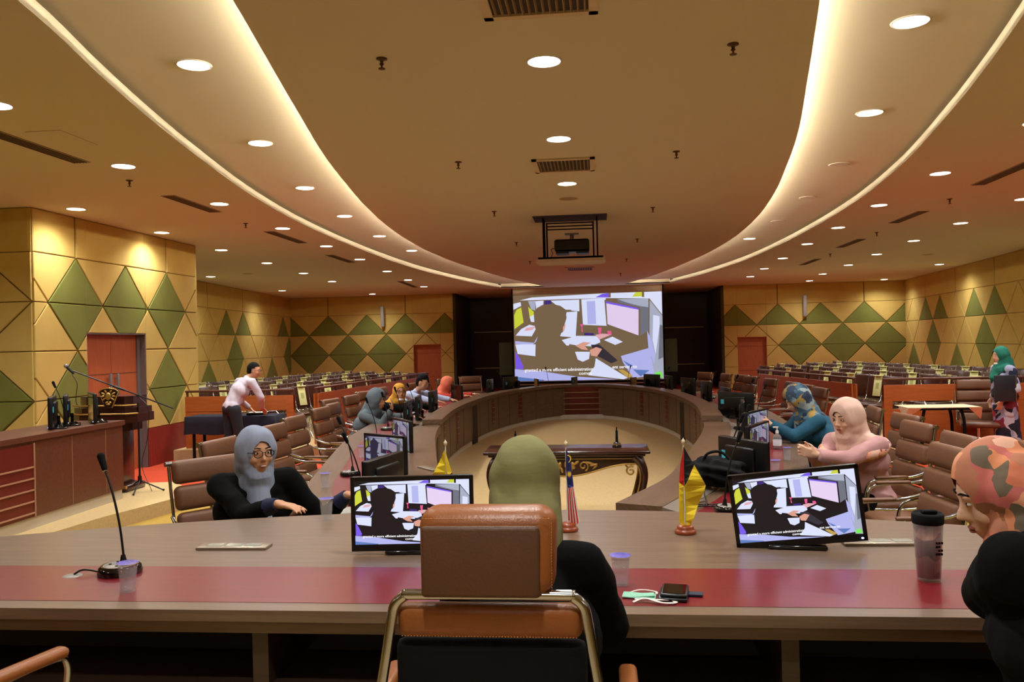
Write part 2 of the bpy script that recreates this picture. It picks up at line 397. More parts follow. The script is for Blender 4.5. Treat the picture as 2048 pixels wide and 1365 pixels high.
# walls with padded fabric panels --------------------------------------------------
def clip(poly, rect):
    u0, u1, z0, z1 = rect
    for ax, lim, sg in ((0, u0, 1), (0, u1, -1), (1, z0, 1), (1, z1, -1)):
        out = []
        for i in range(len(poly)):
            a, c = poly[i - 1], poly[i]; da, dc = sg * (a[ax] - lim), sg * (c[ax] - lim)
            if (da >= 0) != (dc >= 0):
                t = da / (da - dc); out.append((a[0] + (c[0] - a[0]) * t, a[1] + (c[1] - a[1]) * t))
            if dc >= 0: out.append(c)
        poly = out
        if len(poly) < 3: return []
    return poly
def wall_panels(name, p0, p1, rows, period, ofs, greens, holes=(), z0=0.0, zt=3.55, solid=True):
    """rows: seam heights; row r lies between rows[r] and rows[r+1]; node k of a row edge sits at ofs+period*k (even seams) or half a
    period further (odd seams); greens: set of (row, 'u' or 'd', k)"""
    p0, p1 = Vector((*p0, 0)), Vector((*p1, 0)); U = (p1 - p0).normalized(); L = (p1 - p0).length
    N = Vector((U.y, -U.x, 0))     # room side
    b = MB()
    TH = 0.022
    rects = []
    us = sorted(set([0, L] + [h for ho in holes for h in ho[:2]]))
    for a, c in zip(us, us[1:]):
        tops = [ho for ho in holes if ho[0] <= a + 1e-6 and ho[1] >= c - 1e-6]
        rects.append((a, c, max([ho[3] for ho in tops] + [rows[0]]), rows[-1]))
    def cell(poly, mi):
        cx = sum(p[0] for p in poly) / len(poly); cy = sum(p[1] for p in poly) / len(poly)
        g = 0.008
        pl = []
        for p in poly:
            d = math.hypot(p[0] - cx, p[1] - cy); k = max(0.0, 1 - 2 * g / d); pl.append((cx + (p[0] - cx) * k, cy + (p[1] - cy) * k))
        for r in rects:
            q = clip(pl, r)
            if len(q) < 3: continue
            n = len(q)
            qx = sum(p[0] for p in q) / n; qy = sum(p[1] for p in q) / n
            vs = []
            for dd, kk in ((0.0, 1.0), (TH * 0.6, 1.0), (TH, 0.965)):
                for p in q:
                    w = p0 + U * (qx + (p[0] - qx) * kk) + N * dd; vs.append((w.x, w.y, qy + (p[1] - qy) * kk))
            fs = [tuple(2 * n + i for i in range(n))]
            for l in range(2):
                for i in range(n): fs.append((l * n + i, l * n + (i + 1) % n, (l + 1) * n + (i + 1) % n, (l + 1) * n + i))
            area = sum(q[i][0] * q[(i + 1) % n][1] - q[(i + 1) % n][0] * q[i][1] for i in range(n))
            if area < 0: fs = [f[::-1] for f in fs]
            b.add(vs, fs, mi, False)
    # backing
    def wq(u, z, d=0): w = p0 + U * u + N * d; return (w.x, w.y, z)
    for (a, c, zz0, zz1) in rects:
        b.add([wq(a, zz0), wq(c, zz0), wq(c, zt), wq(a, zt)], [(0, 1, 2, 3)], 2)
        if zz0 <= rows[0] + 1e-6 and rows[0] > z0:
            b.add([wq(a, z0, .025), wq(c, z0, .025), wq(c, rows[0], .025), wq(a, rows[0], .025), wq(a, rows[0], 0), wq(c, rows[0], 0)], [(0, 1, 2, 3), (3, 2, 5, 4)], 3)
    nrow = len(rows) - 1
    for r in range(nrow - 1):
        za, zb = rows[r], rows[r + 1]
        k0 = int(math.floor(-ofs / period)) - 2; k1 = int(math.ceil((L - ofs) / period)) + 2
        sh = 0 if r % 2 == 0 else period / 2
        for k in range(k0, k1):
            u = ofs + sh + period * k
            tri_u = [(u, za), (u + period, za), (u + period / 2, zb)]
            tri_d = [(u + period / 2, zb), (u + period, za), (u + period * 1.5, zb)]
            cell(tri_u, 1 if (r, 'u', k) in greens else 0)
            cell(tri_d, 1 if (r, 'd', k) in greens else 0)
    za, zb = rows[-2], rows[-1]; u = ofs - 3 * period
    while u < L + period:
        cell([(u, za), (u + 2 * period, za), (u + 2 * period, zb), (u, zb)], 0); u += 2 * period
    o = b.build(name, [M_YEL, M_GRN, M_GAP, M_DADO]); struct(o)
    return o
# left block beside the double door: x=-6.48, y 9.4..13.5, seams every 0.6 m
RL = [0.58, 1.18, 1.79, 2.40, 3.01, 3.55]
# row0 .58-1.18 (nodes at ofs on .58), row1 1.18-1.79, row2 1.79-2.40, row3 2.40-3.01
# world y of nodes at z 2.40: 9.66+1.15k ; at 1.79: 9.09+.. (half shift)
P = 1.15
# u = y - 9.4 ; odd seams (1.18, 2.40) nodes at .26+P*k, even seams (.58,1.79,3.01) at .26-P/2+P*k -> ofs = .26-P/2
G = set()
for k in (0, 1, 2):
    G.add((3, 'u', k)); G.add((2, 'd', k))
# row3 odd: node u=ofs+P/2+P*k = .26+P*k -> y 9.66,10.81,11.96 ok ; row2 'd' hangs from z2.40: apex down at node u+P ; up edge u+P/2..u+1.5P
for k in (1, 3): pass
G2 = set()
for k in (0, 2): G2.add((1, 'u', k)); G2.add((0, 'd', k))
Gl = {(3, 'u', 0), (3, 'u', 1), (3, 'u', 2), (2, 'd', 0), (2, 'd', 1), (2, 'd', 2)} | G2
wall_panels('wall_left', (-6.48, 9.4), (-6.48, 13.5), RL, P, 0.26 - P / 2, Gl, holes=[(1.03, 2.49, 0, 2.03)])
wall_panels('wall_left_front', (-12.5, 9.4), (-6.48, 9.4), RL, 1.38, 6.02 - 1.38 * 5 + 0.69, {(0, 'd', 3), (1, 'u', 3)})
b = MB(); b.box((-9.5, 13.55, 1.775), (6.0, 0.1, 3.55)); struct(b.build('wall_left_return', M_YEL))
# mirrored block on the right, outside the frame
b = MB(); b.box((9.49, 9.3, 1.775), (6.0, 0.1, 3.55)); b.box((6.54, 11.4, 1.775), (0.1, 4.1, 3.55)); b.box((9.5, 13.5, 1.775), (6.0, 0.1, 3.55))
# (the right side block lies further out: the photograph shows the desk against it only at its rim)
RB = [0.02, 0.75, 1.46, 2.17, 2.88, 3.55]
PB = 1.42
Lw = math.hypot(12.4, 1.24)
def side_greens(nodes): return nodes
# side walls: u runs along the wall from y=16.5 ; left wall seen with normal toward +x
# lattice: apexes at z 2.88 at y=22.3+1.42k ; odd seams (.75, 2.17) nodes at y=21.6+1.42k
yo = 13.5
sl = math.hypot(1, 0.1)
XWp = lambda y: 9.15 + 0.1 * (y - 13.5)
def side_wall(name, s, up3, dia, up1):
    # s=-1 left: go from near to far -> normal = (U.y,-U.x) = +x ; s=+1 right: from far to near -> normal -x
    G = set()
    if s < 0:
        p0, p1 = (-XWp(13.5), 13.5), (-XWp(28.9), 28.9); conv = lambda y: (y - 13.5) * sl
    else:
        p0, p1 = (XWp(28.9), 28.9), (XWp(13.5), 13.5); conv = lambda y: (28.9 - y) * sl
    per = PB * sl; of = conv(22.3) % per
    def kk(u, sh): return round((u - of - sh) / per)
    for y in up3: G.add((3, 'u', kk(conv(y) - per / 2, per / 2)))
    for y in dia:
        G.add((2, 'u', kk(conv(y) - per / 2, 0))); G.add((1, 'd', kk(conv(y) - per, per / 2)))
    for y in up1: G.add((1, 'u', kk(conv(y) - per / 2, per / 2)))
    wall_panels(name, p0, p1, RB, per, of, G)
side_wall('wall_side_left', -1, (19.5, 22.3, 23.72, 28.0), (23.0, 28.5), (20.9, 26.56))
side_wall('wall_side_right', 1, (26.56, 25.14, 22.3, 20.88), (25.85, 21.6), (27.98, 23.72))
# back walls either side of the dark recess
def back_wall(name, s):
    G = set()
    if s < 0: p0, p1 = (-10.7, 28.9), (-4.6, 28.9); conv = lambda x: x + 10.7
    else: p0, p1 = (4.6, 28.9), (10.7, 28.9); conv = lambda x: x - 4.6
    ap = [s * (5.0 + PB * k + (0.08 if s > 0 else 0)) for k in range(5)]
    of = conv(ap[0]) % PB
    def kk(u, sh): return round((u - of - sh) / PB)
    for x in ap: G.add((3, 'u', kk(conv(x) - PB / 2, PB / 2)))
    for k in (1, 2, 3):
        x = ap[k] + s * PB / 2
        G.add((2, 'u', kk(conv(x) - PB / 2, 0))); G.add((1, 'd', kk(conv(x) - PB, PB / 2)))
    x = ap[2] + s * PB / 2; G.add((0, 'u', kk(conv(x) - PB / 2, 0)))
    hole = (conv(-6.15), conv(-5.16), 0, 1.77) if s < 0 else (conv(5.14), conv(6.11), 0, 1.77)
    wall_panels(name, p0, p1, RB, PB, of, G, holes=[hole])
back_wall('wall_back_left', -1); back_wall('wall_back_right', 1)
# dark recess behind the screen
M_DWALL = wood('dark_wall_wood', (26, 20, 14), (36, 26, 18), 0.5, (2, 2, 20))
b = MB(); b.box((0, 32.35, 1.775), (9.2, 0.1, 3.55)); struct(b.build('wall_back', M_DWALL))
M_OLIVE = mat('dark_olive_panel', (52, 48, 20), 0.8)
b = MB()
for s in (-1, 1): b.box((s * 4.65, 30.6, 1.775), (0.1, 3.5, 3.55))
struct(b.build('wall_recess', M_OLIVE))
for z in (2.2, 0.78):
    b = MB(); b.box((0, 32.29, z), (8.9, 0.03, 0.03)); struct(b.build('trim_1', M_ALU))
# walls around and behind the camera
b = MB(); b.box((0, -4.05, 1.775), (25, 0.1, 3.55)); b.box((-12.55, 2.7, 1.775), (0.1, 13.5, 3.55)); b.box((12.55, 4.7, 1.775), (0.1, 17.6, 3.55))
b.box((11.0, 13.45, 1.775), (3.2, 0.1, 3.55))
struct(b.build('wall_behind', M_YEL))
# doors
def door(name, c, w, h, depth_dir, leaves=1, frame=None):
    """c: centre bottom on the wall line; depth_dir: unit vector pointing out of the room"""
    D = Vector(depth_dir); Uv = Vector((-D.y, D.x, 0)); c = Vector(c)
    o = empty(name, c, math.atan2(-D.x, D.y))
    dd = 0.12
    lw = w / leaves
    for i in range(leaves):
        b = MB(); x = -w / 2 + lw * (i + 0.5)
        b.box((x, dd, h / 2), (lw - 0.008, 0.045, h - 0.006))
        for zz in (0.62, 1.45):
            b.box((x, dd - 0.024, zz), (lw - 0.01, 0.004, 0.006), 1)
        lf = b.build('door_leaf', [M_ORDOOR, M_DARK], o)
        if leaves == 2:
            b = MB(); hx = -0.09 if i == 0 else 0.09
            b.box((hx, dd - 0.07, 1.2), (0.035, 0.03, 0.5), bev=0.008)
            for zz in (1.02, 1.38): b.box((hx, dd - 0.045, zz), (0.02, 0.04, 0.02))
            b.build('handle', M_GREYM, lf)
    b = MB(); fm = M_GREYM if frame else M_ORDOOR
    for sx in (-1, 1): b.box((sx * (w / 2 + 0.001), dd / 2 + 0.01, h / 2), (0.03, dd + 0.05, h), 0)
    b.box((0, dd / 2 + 0.01, h - 0.005), (w, dd + 0.05, 0.03))
    if frame: b.box((w / 2 - 0.05, dd - 0.03, h / 2), (0.07, 0.03, h))
    b.build('door_frame', fm, o)
    b = MB(); b.box((0, dd + 0.06, h / 2), (w + 0.3, 0.02, h + 0.2)); b.build('backing', M_DARK, o)
    return struct(o)
door('door_1', (-6.48, 11.16, 0), 1.46, 2.03, (-1, 0, 0), 2, True)
door('door_2', (-5.655, 28.9, 0), 0.99, 1.77, (0, 1, 0))
door('door_3', (5.625, 28.9, 0), 0.97, 1.77, (0, 1, 0))

# platforms and tiers, all covered in beige carpet
def slab(name, poly, z, m=M_CARPET):
    b = MB(); b.prism(poly, 0.0, z, 0); return struct(b.build(name, m))
slab('floor_platform_left', [(-6.45, 5.2), (-4.75, 5.2), (-4.5, 7.6), (-4.2, 8.9), (-4.85, 9.65), (-6.45, 9.35)], 0.15)
slab('floor_platform_right', [(4.5, 5.2), (9, 5.2), (9, 9.3), (4.9, 9.3), (4.4, 8.9)], 0.15)
slab('floor_platform_near', [(-3.4, -3.9), (3.4, -3.9), (3.4, 3.5), (2.4, 3.95), (-2.6, 3.95), (-3.4, 3.5)], 0.15)
for s in (-1, 1):
    slab('floor_tier', [(s * 4.25, 12.62), (s * 9.0, 12.62), (s * 9.1, 13.4), (s * 9.6, 20), (s * 10.2, 24.5), (s * 3.9, 24.5), (s * 3.62, 19.0), (s * 4.05, 15)], 0.16)
    b = MB(); b.box((s * 4.4, 12.45, 0.05), (0.5, 0.34, 0.09)); struct(b.build('floor_step', M_CARPET))
# ------------------------------------------------------------------ ceiling lamps
def disc_light(root, z=-0.012, power=DOWNLIGHT_W):
    l = bpy.data.lights.new('downlight_glow', 'SPOT'); l.energy = power; l.use_shadow = True; l.color = WARM; l.shadow_soft_size = 0.09
    l.spot_size = math.radians(150); l.spot_blend = 0.9
    return l
LDATA = disc_light(None)
b = MB(); b.lathe([(0.104, -0.006), (0.116, -0.006), (0.120, 0.004), (0.120, 0.012)], 0, 28)
ME_RIM = b.mesh('lamp_rim', M_WHITE)
b = MB(); b.lathe([(0.0001, -0.008), (0.07, -0.0095), (0.104, -0.006)], 0, 24); ME_DISC = b.mesh('lamp_disc', M_DISC)
M_OFF = mat('unlit_diffuser', (206, 182, 150), 0.5)
b = MB(); b.lathe([(0.0001, -0.004), (0.06, -0.0045), (0.094, -0.002)], 0, 24); ME_DOFF = b.mesh('lamp_disc_off', M_OFF)
def downlight(x, y, z, label, group, on=True):
    o = empty('ceiling_downlight', (x, y, z))
    tag(o, label, 'ceiling light', group)
    link('rim', ME_RIM, o); link('diffuser', ME_DISC if on else ME_DOFF, o)
    if on:
        lo = bpy.data.objects.new('downlight_glow', LDATA); COL.objects.link(lo); lo.parent = o; lo.location = (0, 0, -0.03)
YR = [5.3, 7.42, 9.6, 11.8, 14.1, 16.45, 19.3, 22.1, 24.85]
XB = [2.31, 2.74, 3.10, 3.30, 3.39, 3.35]
for s, nm in ((-1, 'left'), (1, 'right')):
    for i in range(6):
        on = not (s > 0 and i in (2, 3, 4))
        downlight(s * XB[i], YR[i], HB, '%s%s downlight from the camera in the recessed band on the %s' % ('unlit ' if not on else 'round ', ORD[i], nm),
                  'recessed band downlights', on)
    downlight(s * 1.3, 3.1, HB, 'round downlight in the recessed band on the %s almost overhead' % nm, 'recessed band downlights')
    XA = [4.0, 4.15, 4.22, 4.28, 4.38, 4.46, 4.62, 4.76, 4.9]
    for i in range(9):
        if s < 0 and i == 0: continue
        downlight(s * XA[i], YR[i] + (0.1 if s < 0 else 0.1), H, 'round %s downlight from the camera in the row just outside the %s recess' % (ORD[i], nm), 'outer ceiling row downlights')
    downlight(s * 3.9, 5.5 if s < 0 else 3.3, H, 'round downlight beside the ceiling recess above the near %s corner' % nm, 'outer ceiling row downlights')
    XC = [5.95, 6.05, 6.15, 6.32, 6.48, 6.62, 6.8, 6.93, 7.28]; YC = [7.4, 9.64, 11.85, 14.2, 16.65, 19.2, 21.9, 24.8, 27.7]
    for i in range(9):
        if s < 0 and i == 7: continue
        if s > 0 and i == 0: continue
        downlight(s * XC[i], YC[i], H, 'round %s downlight from the camera in the second ceiling row towards the %s wall' % (ORD[i], nm), 'second ceiling row downlights')
    for i, (x, y) in enumerate(((9.0, 19.3), (9.35, 24.8))if s < 0 else ((9.3, 22.6), (9.75, 28.1), (8.6, 16.6))):
        downlight(s * x, y, H, 'round downlight close to the far %s wall, %s from the camera' % (nm, ORD[i]), 'wall side downlights')
for i, y in enumerate((5.25, 7.28, 9.36)):
    downlight(0.05, y, H, 'round downlight on the middle line of the central ceiling panel, %s from the camera' % ORD[i], 'central ceiling downlights')
for i, y in enumerate((3.1, 0.9)):
    downlight(0.05, y, H, 'round downlight on the central ceiling panel overhead, %s from the camera' % ('second', 'first')[i], 'central ceiling downlights')
for i, (x, y) in enumerate(((-7.6, 6.6), (7.4, 10.2), (-8.5, 3.5), (8.5, 3.5), (0, -2.2), (-4.5, -1.0), (4.5, -1.0), (-6.0, 1.5), (6.0, 1.5))):
    downlight(x, y, H, 'round downlight on the plain ceiling near or behind the camera, number %s' % ORD[i], 'near end downlights')
# sprinklers
b = MB(); b.lathe([(0.001, 0.0), (0.035, 0.0), (0.035, -0.006), (0.012, -0.012), (0.010, -0.03), (0.016, -0.035), (0.006, -0.045), (0.006, -0.06), (0.022, -0.062), (0.022, -0.066), (0.001, -0.068)], 0, 12)
ME_SPR = b.mesh('sprinkler', mat('dark_brass', (92, 66, 44), 0.4, 0.6))
SPR = [(-0.95, 5.03), (1.21, 5.14), (-0.97, 8.01), (1.14, 7.99), (-1.0, 11.12), (1.14, 11.31), (-1.04, 14.65), (1.1, 14.77), (-1.08, 18.17), (1.04, 18.34), (1.02, 22.25), (-4.47, 8.16), (-4.59, 11.3), (5.09, 11.59), (5.28, 15.07), (5.49, 18.74)]
for i, (x, y) in enumerate(SPR):
    w = 'central panel' if abs(x) < 2 else ('left outer ceiling' if x < 0 else 'right outer ceiling')
    tag(link('sprinkler', ME_SPR, None, (x, y, H)), 'dark sprinkler head under the %s, %s metres away%s' % (w, ('five', 'five', 'eight', 'eight', 'eleven', 'eleven', 'fifteen', 'fifteen', 'eighteen', 'eighteen', 'twenty-two', 'eight', 'eleven', 'twelve', 'fifteen', 'nineteen')[i], '' if abs(x) > 2 else (', left side' if x < 0 else ', right side')), 'sprinkler', 'ceiling sprinklers')
# air vents
M_VENT = mat('vent_slats', (150, 128, 96), 0.5); M_VDARK = mat('vent_dark', (60, 48, 34), 0.8)
def vent(x, y, w, d, label, slats_x=True):
    o = empty('air_vent', (x, y, H)); tag(o, label, 'air vent', 'square ceiling air vents')
    b = MB(); t = 0.05
    for sx in (-1, 1): b.box((sx * (w / 2 - t / 2), 0, -0.008), (t, d, 0.016))
    for sy in (-1, 1): b.box((0, sy * (d / 2 - t / 2), -0.008), (w, t, 0.016))
    b.build('vent_frame', mat('vent_frame', (206, 184, 152), 0.6), o)
    b = MB(); n = 14
    for i in range(n):
        xx = -w / 2 + t + (w - 2 * t) * (i + 0.5) / n; b.box((xx, 0, -0.006), (0.006, d - 2 * t, 0.018), 0, (0, 0.5, 0))
    b.box((0, 0, -0.001), (w - 2 * t, d - 2 * t, 0.002), 1)
    b.build('vent_slats', [M_VENT, M_VDARK], o)
vent(0.08, 4.2, 0.62, 0.62, 'square slatted air vent in the ceiling at the top edge, nearest the camera')
vent(0.055, 8.36, 0.62, 0.62, 'square slatted air vent between the second and third middle downlights')
vent(-0.03, 20.4, 0.7, 0.9, 'far square air vent beyond the projector lift, near the screen')
def slot(p, q, label):
    p, q = Vector(p), Vector(q); L = (q - p).length; a = math.atan2(q.y - p.y, q.x - p.x)
    o = empty('slot_diffuser', ((p.x + q.x) / 2, (p.y + q.y) / 2, H), a); tag(o, label, 'air diffuser', 'long slot air diffusers')
    b = MB(); b.box((0, 0, -0.003), (L, 0.17, 0.006), 0)
    b.build('slot_frame', M_VENT, o)
    b = MB()
    for k in range(5): b.box((0, -0.06 + 0.03 * k, -0.008), (L - 0.03, 0.008, 0.006), 0)
    b.build('slot_louvre', M_VDARK, o)
for i, (p, q) in enumerate([((-4.45, 5.9), (-4.43, 7.3)), ((-4.53, 9.04), (-4.54, 10.26)), ((-4.6, 12.16), (-4.61, 13.64)), ((-4.78, 15.56), (-4.79, 17.1)), ((-5.08, 22.6), (-5.19, 25.1))]):
    slot(p, q, 'long narrow air slot in the left ceiling, %s from the camera' % ORD[i])
for i, (p, q) in enumerate([((4.97, 9.2), (5.0, 10.57)), ((5.15, 12.64), (5.15, 13.86)), ((5.32, 16.02), (5.32, 17.43)), ((5.52, 19.86), (5.53, 21.4))]):
    slot(p, q, 'long narrow air slot in the right ceiling, %s from the camera' % ORD[i])
b = MB(); b.lathe([(0.001, -0.004), (0.11, -0.004), (0.12, 0.0)], 0, 20)
ME_SPK = b.mesh('ceiling_speaker', mat('speaker_grille', (160, 136, 104), 0.7, noise=0.2, nscale=200))
for x, y, l in ((0.03, 10.37, 'faint round ceiling speaker between the last middle downlight and the projector lift'), (-7.89, 18.9, 'flat round ceiling speaker above the left seating'), (7.9, 19.7, 'flat round ceiling speaker above the right seating')):
    tag(link('ceiling_speaker', ME_SPK, None, (x, y, H)), l, 'speaker')
tag(link('access_hatch', (lambda bb: (bb.box((0, 0, -0.003), (0.3, 0.5, 0.006)), bb.mesh('access_hatch', M_CEIL))[1])(MB()), None, (-4.04, 6.45, H)), 'faint rectangular hatch in the ceiling beside the nearest left air slot', 'hatch')

# projector lift
pl = empty('projector_lift', (0.0, 12.0, H)); tag(pl, 'black scissor lift hanging a projector below an open ceiling hatch', 'projector lift')
b = MB()
b.box((-0.0, 0.0, -0.002), (1.06, 0.62, 0.004)); b.build('hatch_shade', M_DARK, pl)  # flat sheet whose dark colour stands for the shade inside the hatch
b = MB()
for x in (-0.385, 0.385):
    for k in range(4):
        z0, z1 = -0.02 - 0.14 * k, -0.16 - 0.14 * k
        b.box((x, -0.12, (z0 + z1) / 2), (0.02, 0.012, 0.21), 0, (0.75, 0, 0)); b.box((x, 0.12, (z0 + z1) / 2), (0.02, 0.012, 0.21), 0, (-0.75, 0, 0))
        b.box((x, -0.12, (z0 + z1) / 2), (0.02, 0.012, 0.21), 0, (-0.75, 0, 0)); b.box((x, 0.12, (z0 + z1) / 2), (0.02, 0.012, 0.21), 0, (0.75, 0, 0))
    b.box((x, -0.24, -0.3), (0.012, 0.012, 0.56)); b.box((x, 0.24, -0.3), (0.012, 0.012, 0.56))
b.build('scissor_arm', M_BLACKM, pl)
b = MB()
for x in (-0.33, 0.33): b.box((x, -0.22, -0.34), (0.022, 0.022, 0.50))
for z in (-0.10, -0.145, -0.19): b.box((0, -0.22, z), (0.68, 0.014, 0.016))
b.build('inner_frame', M_BLACKM, pl)
b = MB(); b.box((0, 0, -0.60), (0.92, 0.56, 0.03)); b.build('lift_tray', M_BLACKM, pl)
b = MB(); b.box((0, 0, -0.648), (0.98, 0.62, 0.012)); b.box((0, -0.31, -0.635), (0.98, 0.012, 0.038)); b.box((0, 0.31, -0.635), (0.98, 0.012, 0.038)); b.build('closing_panel', mat('lift_panel', (205, 184, 168), 0.6), pl)
pj = empty('projector', (0.02, 12.0, H - 0.44)); tag(pj, 'black projector held inside the ceiling lift frame', 'projector')
b = MB(); b.box((0, 0, 0.03), (0.50, 0.40, 0.17), bev=0.03); b.box((-0.14, 0, -0.07), (0.18, 0.3, 0.03)); b.box((0.15, 0, -0.07), (0.18, 0.3, 0.03)); b.build('projector_body', M_BLACK, pj)
b = MB(); b.cone((0.0, 0.19, 0.03), (0.0, 0.26, 0.03), 0.05, 0.05, 0, 20); b.build('lens', M_BLACKGL, pj)
b = MB(); b.cone((0, -0.05, 0.11), (0, -0.05, 0.20), 0.03, 0.03); b.box((0, -0.05, 0.2), (0.2, 0.1, 0.02)); b.build('mount', M_GREYM, pj)
b = MB(); b.tube(catmull([(-0.24, -0.1, 0.0), (-0.30, -0.1, -0.02), (-0.28, -0.12, -0.08), (-0.31, -0.14, -0.15)], 5), 0.005); b.build('cable', M_BLACK, pj)

# wall lamps / column speakers high on the back and side walls
for x, y, z, rz, tilt, l in ((-7.22, 28.75, 2.8, 0, 0.12, 'slim grey column speaker tilted on the back wall, left of the screen'), (7.37, 28.75, 2.78, 0, 0.12, 'slim grey column speaker tilted on the back wall, right of the screen'), (10.1, 22.2, 3.02, -PI / 2, 0.1, 'slim grey column speaker high on the right side wall')):
    o = empty('column_speaker', (x, y, z), rz); tag(o, l, 'speaker', 'wall column speakers')
    b = MB(); b.rbox((0, 0, 0), (0.12, 0.12, 0.74 if rz == 0 else 0.4), 0.02, 0, (tilt, 0, 0)); b.build('speaker_body', M_GREYPL, o)
    b = MB(); b.box((0.01, 0.09, -0.1), (0.05, 0.12, 0.05)); b.build('wall_bracket', M_BLACKM, o)

# ------------------------------------------------------------------ the video picture
PX = lambda X, Y: ((X - 120) / 1405.0, 1 - (Y - 118) / 795.0)
def picture_mesh(name, w, h, dark, gain, material, step, lift=(0, 0, 0)):
    """the frame of the video that runs on the projection screen and on the monitors, as flat coloured shapes; front faces -y"""
    pal = dict(D=dark, W=(222, 228, 255), P=(190, 188, 250), V=(120, 90, 235), Y=(206, 214, 60), G=(110, 114, 128), L=(168, 176, 196), K=(232, 210, 244), B=(92, 124, 190), N=(196, 160, 80), R=(235, 90, 150),
               S=(222, 160, 140), E=(120, 235, 90), H=(48, 46, 58), C=(180, 184, 240), T=(255, 255, 255), Q=(228, 170, 180), M=(60, 40, 130))
    sh = [('D', [(120, 118), (1525, 118), (1525, 913), (120, 913)]),
          ('W', [(180, 165), (300, 140), (1030, 120), (1525, 118), (1525, 330), (1410, 180), (1000, 165), (440, 165)]),
          ('V', [(905, 155), (970, 125), (1030, 120), (1030, 160)]), ('Y', [(1250, 160), (1280, 120), (1340, 118), (1345, 158)]), ('D', [(1030, 120), (1048, 120), (1048, 160), (1030, 160)]), ('D', [(1340, 118), (1362, 118), (1362, 165), (1340, 165)]),
          ('W', [(120, 195), (190, 180), (195, 215), (120, 250)]), ('Y', [(125, 300), (150, 250), (195, 230), (215, 370), (125, 430)]),
          ('L', [(262, 172), (330, 172), (330, 262), (290, 250)]), ('W', [(330, 175), (410, 172), (405, 240), (340, 255)]), ('Y', [(262, 225), (315, 275), (312, 305), (275, 335)]), ('W', [(275, 320), (320, 295), (322, 370), (285, 365)]),
          ('W', [(480, 175), (750, 172), (750, 280), (620, 265), (540, 225)]), ('W', [(628, 285), (730, 280), (708, 520), (560, 505), (575, 470), (600, 400)]), ('D', [(620, 262), (672, 264), (672, 282), (620, 282)]),
          ('W', [(770, 170), (1000, 165), (1005, 420), (780, 405)]), ('C', [(820, 190), (900, 188), (905, 400), (825, 400)]),
          ('G', [(1110, 178), (1400, 180), (1395, 470), (1312, 520), (1312, 258), (1110, 205)]), ('L', [(1110, 178), (1400, 180), (1398, 260), (1312, 245), (1200, 212)]),
          ('D', [(988, 180), (1322, 258), (1316, 545), (1002, 415)]), ('K', [(1005, 212), (1306, 280), (1300, 515), (1012, 405)]), ('V', [(1003, 195), (1306, 264), (1306, 280), (1003, 213)]),
          ('L', [(1412, 195), (1525, 340), (1525, 913), (1440, 905), (1400, 600)]), ('W', [(1440, 330), (1500, 345), (1500, 420), (1455, 690), (1430, 560)]), ('C', [(1380, 470), (1420, 560), (1450, 700), (1440, 780), (1390, 640)]), ('G', [(1500, 420), (1525, 430), (1525, 720), (1480, 740)]),
          ('W', [(720, 505), (930, 512), (940, 570), (850, 605), (700, 590), (600, 570), (560, 545)]), ('W', [(540, 550), (580, 542), (650, 570), (640, 600), (600, 590)]), ('M', [(790, 480), (880, 485), (880, 505), (790, 502)]),
          ('W', [(135, 490), (190, 430), (270, 392), (345, 410), (290, 500)]), ('Q', [(240, 420), (330, 408), (300, 440), (220, 450)]), ('C', [(130, 540), (310, 560), (360, 480), (400, 450), (390, 480), (320, 560), (290, 580), (130, 565)]), ('W', [(130, 570), (325, 575), (320, 685), (150, 660)]),
          ('V', [(130, 640), (165, 690), (215, 800), (130, 800)]), ('C', [(120, 800), (400, 828), (700, 880), (1100, 913), (120, 913)]), ('B', [(120, 870), (400, 905), (400, 913), (120, 913)]),
          ('W', [(680, 650), (840, 655), (830, 720), (770, 745), (725, 725)]), ('W', [(890, 712), (1190, 900), (1150, 913), (820, 870)]),
          ('C', [(1130, 700), (1400, 630), (1440, 880), (1240, 905), (1150, 760)]), ('B', [(1150, 740), (1240, 790), (1200, 800)]), ('B', [(1240, 825), (1395, 835), (1310, 890)]), ('N', [(1100, 825), (1150, 825), (1240, 885), (1190, 900)]), ('E', [(1440, 860), (1500, 845), (1520, 900), (1445, 900)]),
          ('W', [(975, 550), (1055, 520), (1152, 570), (1080, 597)]), ('H', [(850, 590), (930, 590), (1100, 740), (1040, 765), (900, 690)]),
          ('R', [(750, 400), (790, 398), (772, 425), (778, 470), (765, 470), (765, 425)]), ('R', [(920, 435), (955, 435), (948, 490), (925, 490)]), ('Q', [(895, 500), (960, 490), (1050, 500), (930, 545)]), ('R', [(1010, 465), (1045, 470), (1050, 500), (1010, 500)]), ('R', [(280, 780), (320, 780), (320, 815), (270, 815)]),
          ('M', [(420, 175), (480, 172), (490, 215), (415, 225)]),
          ('D', [(320, 400), (315, 300), (345, 240), (400, 212), (490, 205), (570, 225), (620, 262), (626, 340), (605, 400), (585, 470), (556, 482), (575, 540), (620, 592), (705, 600), (735, 625), (700, 655), (725, 730), (780, 752), (830, 722), (865, 690), (895, 705), (880, 790), (830, 850), (790, 880), (600, 850), (400, 828), (200, 800), (215, 700), (330, 690), (325, 570), (355, 480), (330, 440)]),
          ('S', [(618, 390), (604, 450), (588, 470), (590, 420)]), ('S', [(705, 595), (780, 563), (850, 572), (795, 600), (825, 640), (760, 630)]), ('S', [(838, 640), (900, 612), (955, 632), (905, 700), (850, 690)])]
    vs, fs, cols = [], [], []
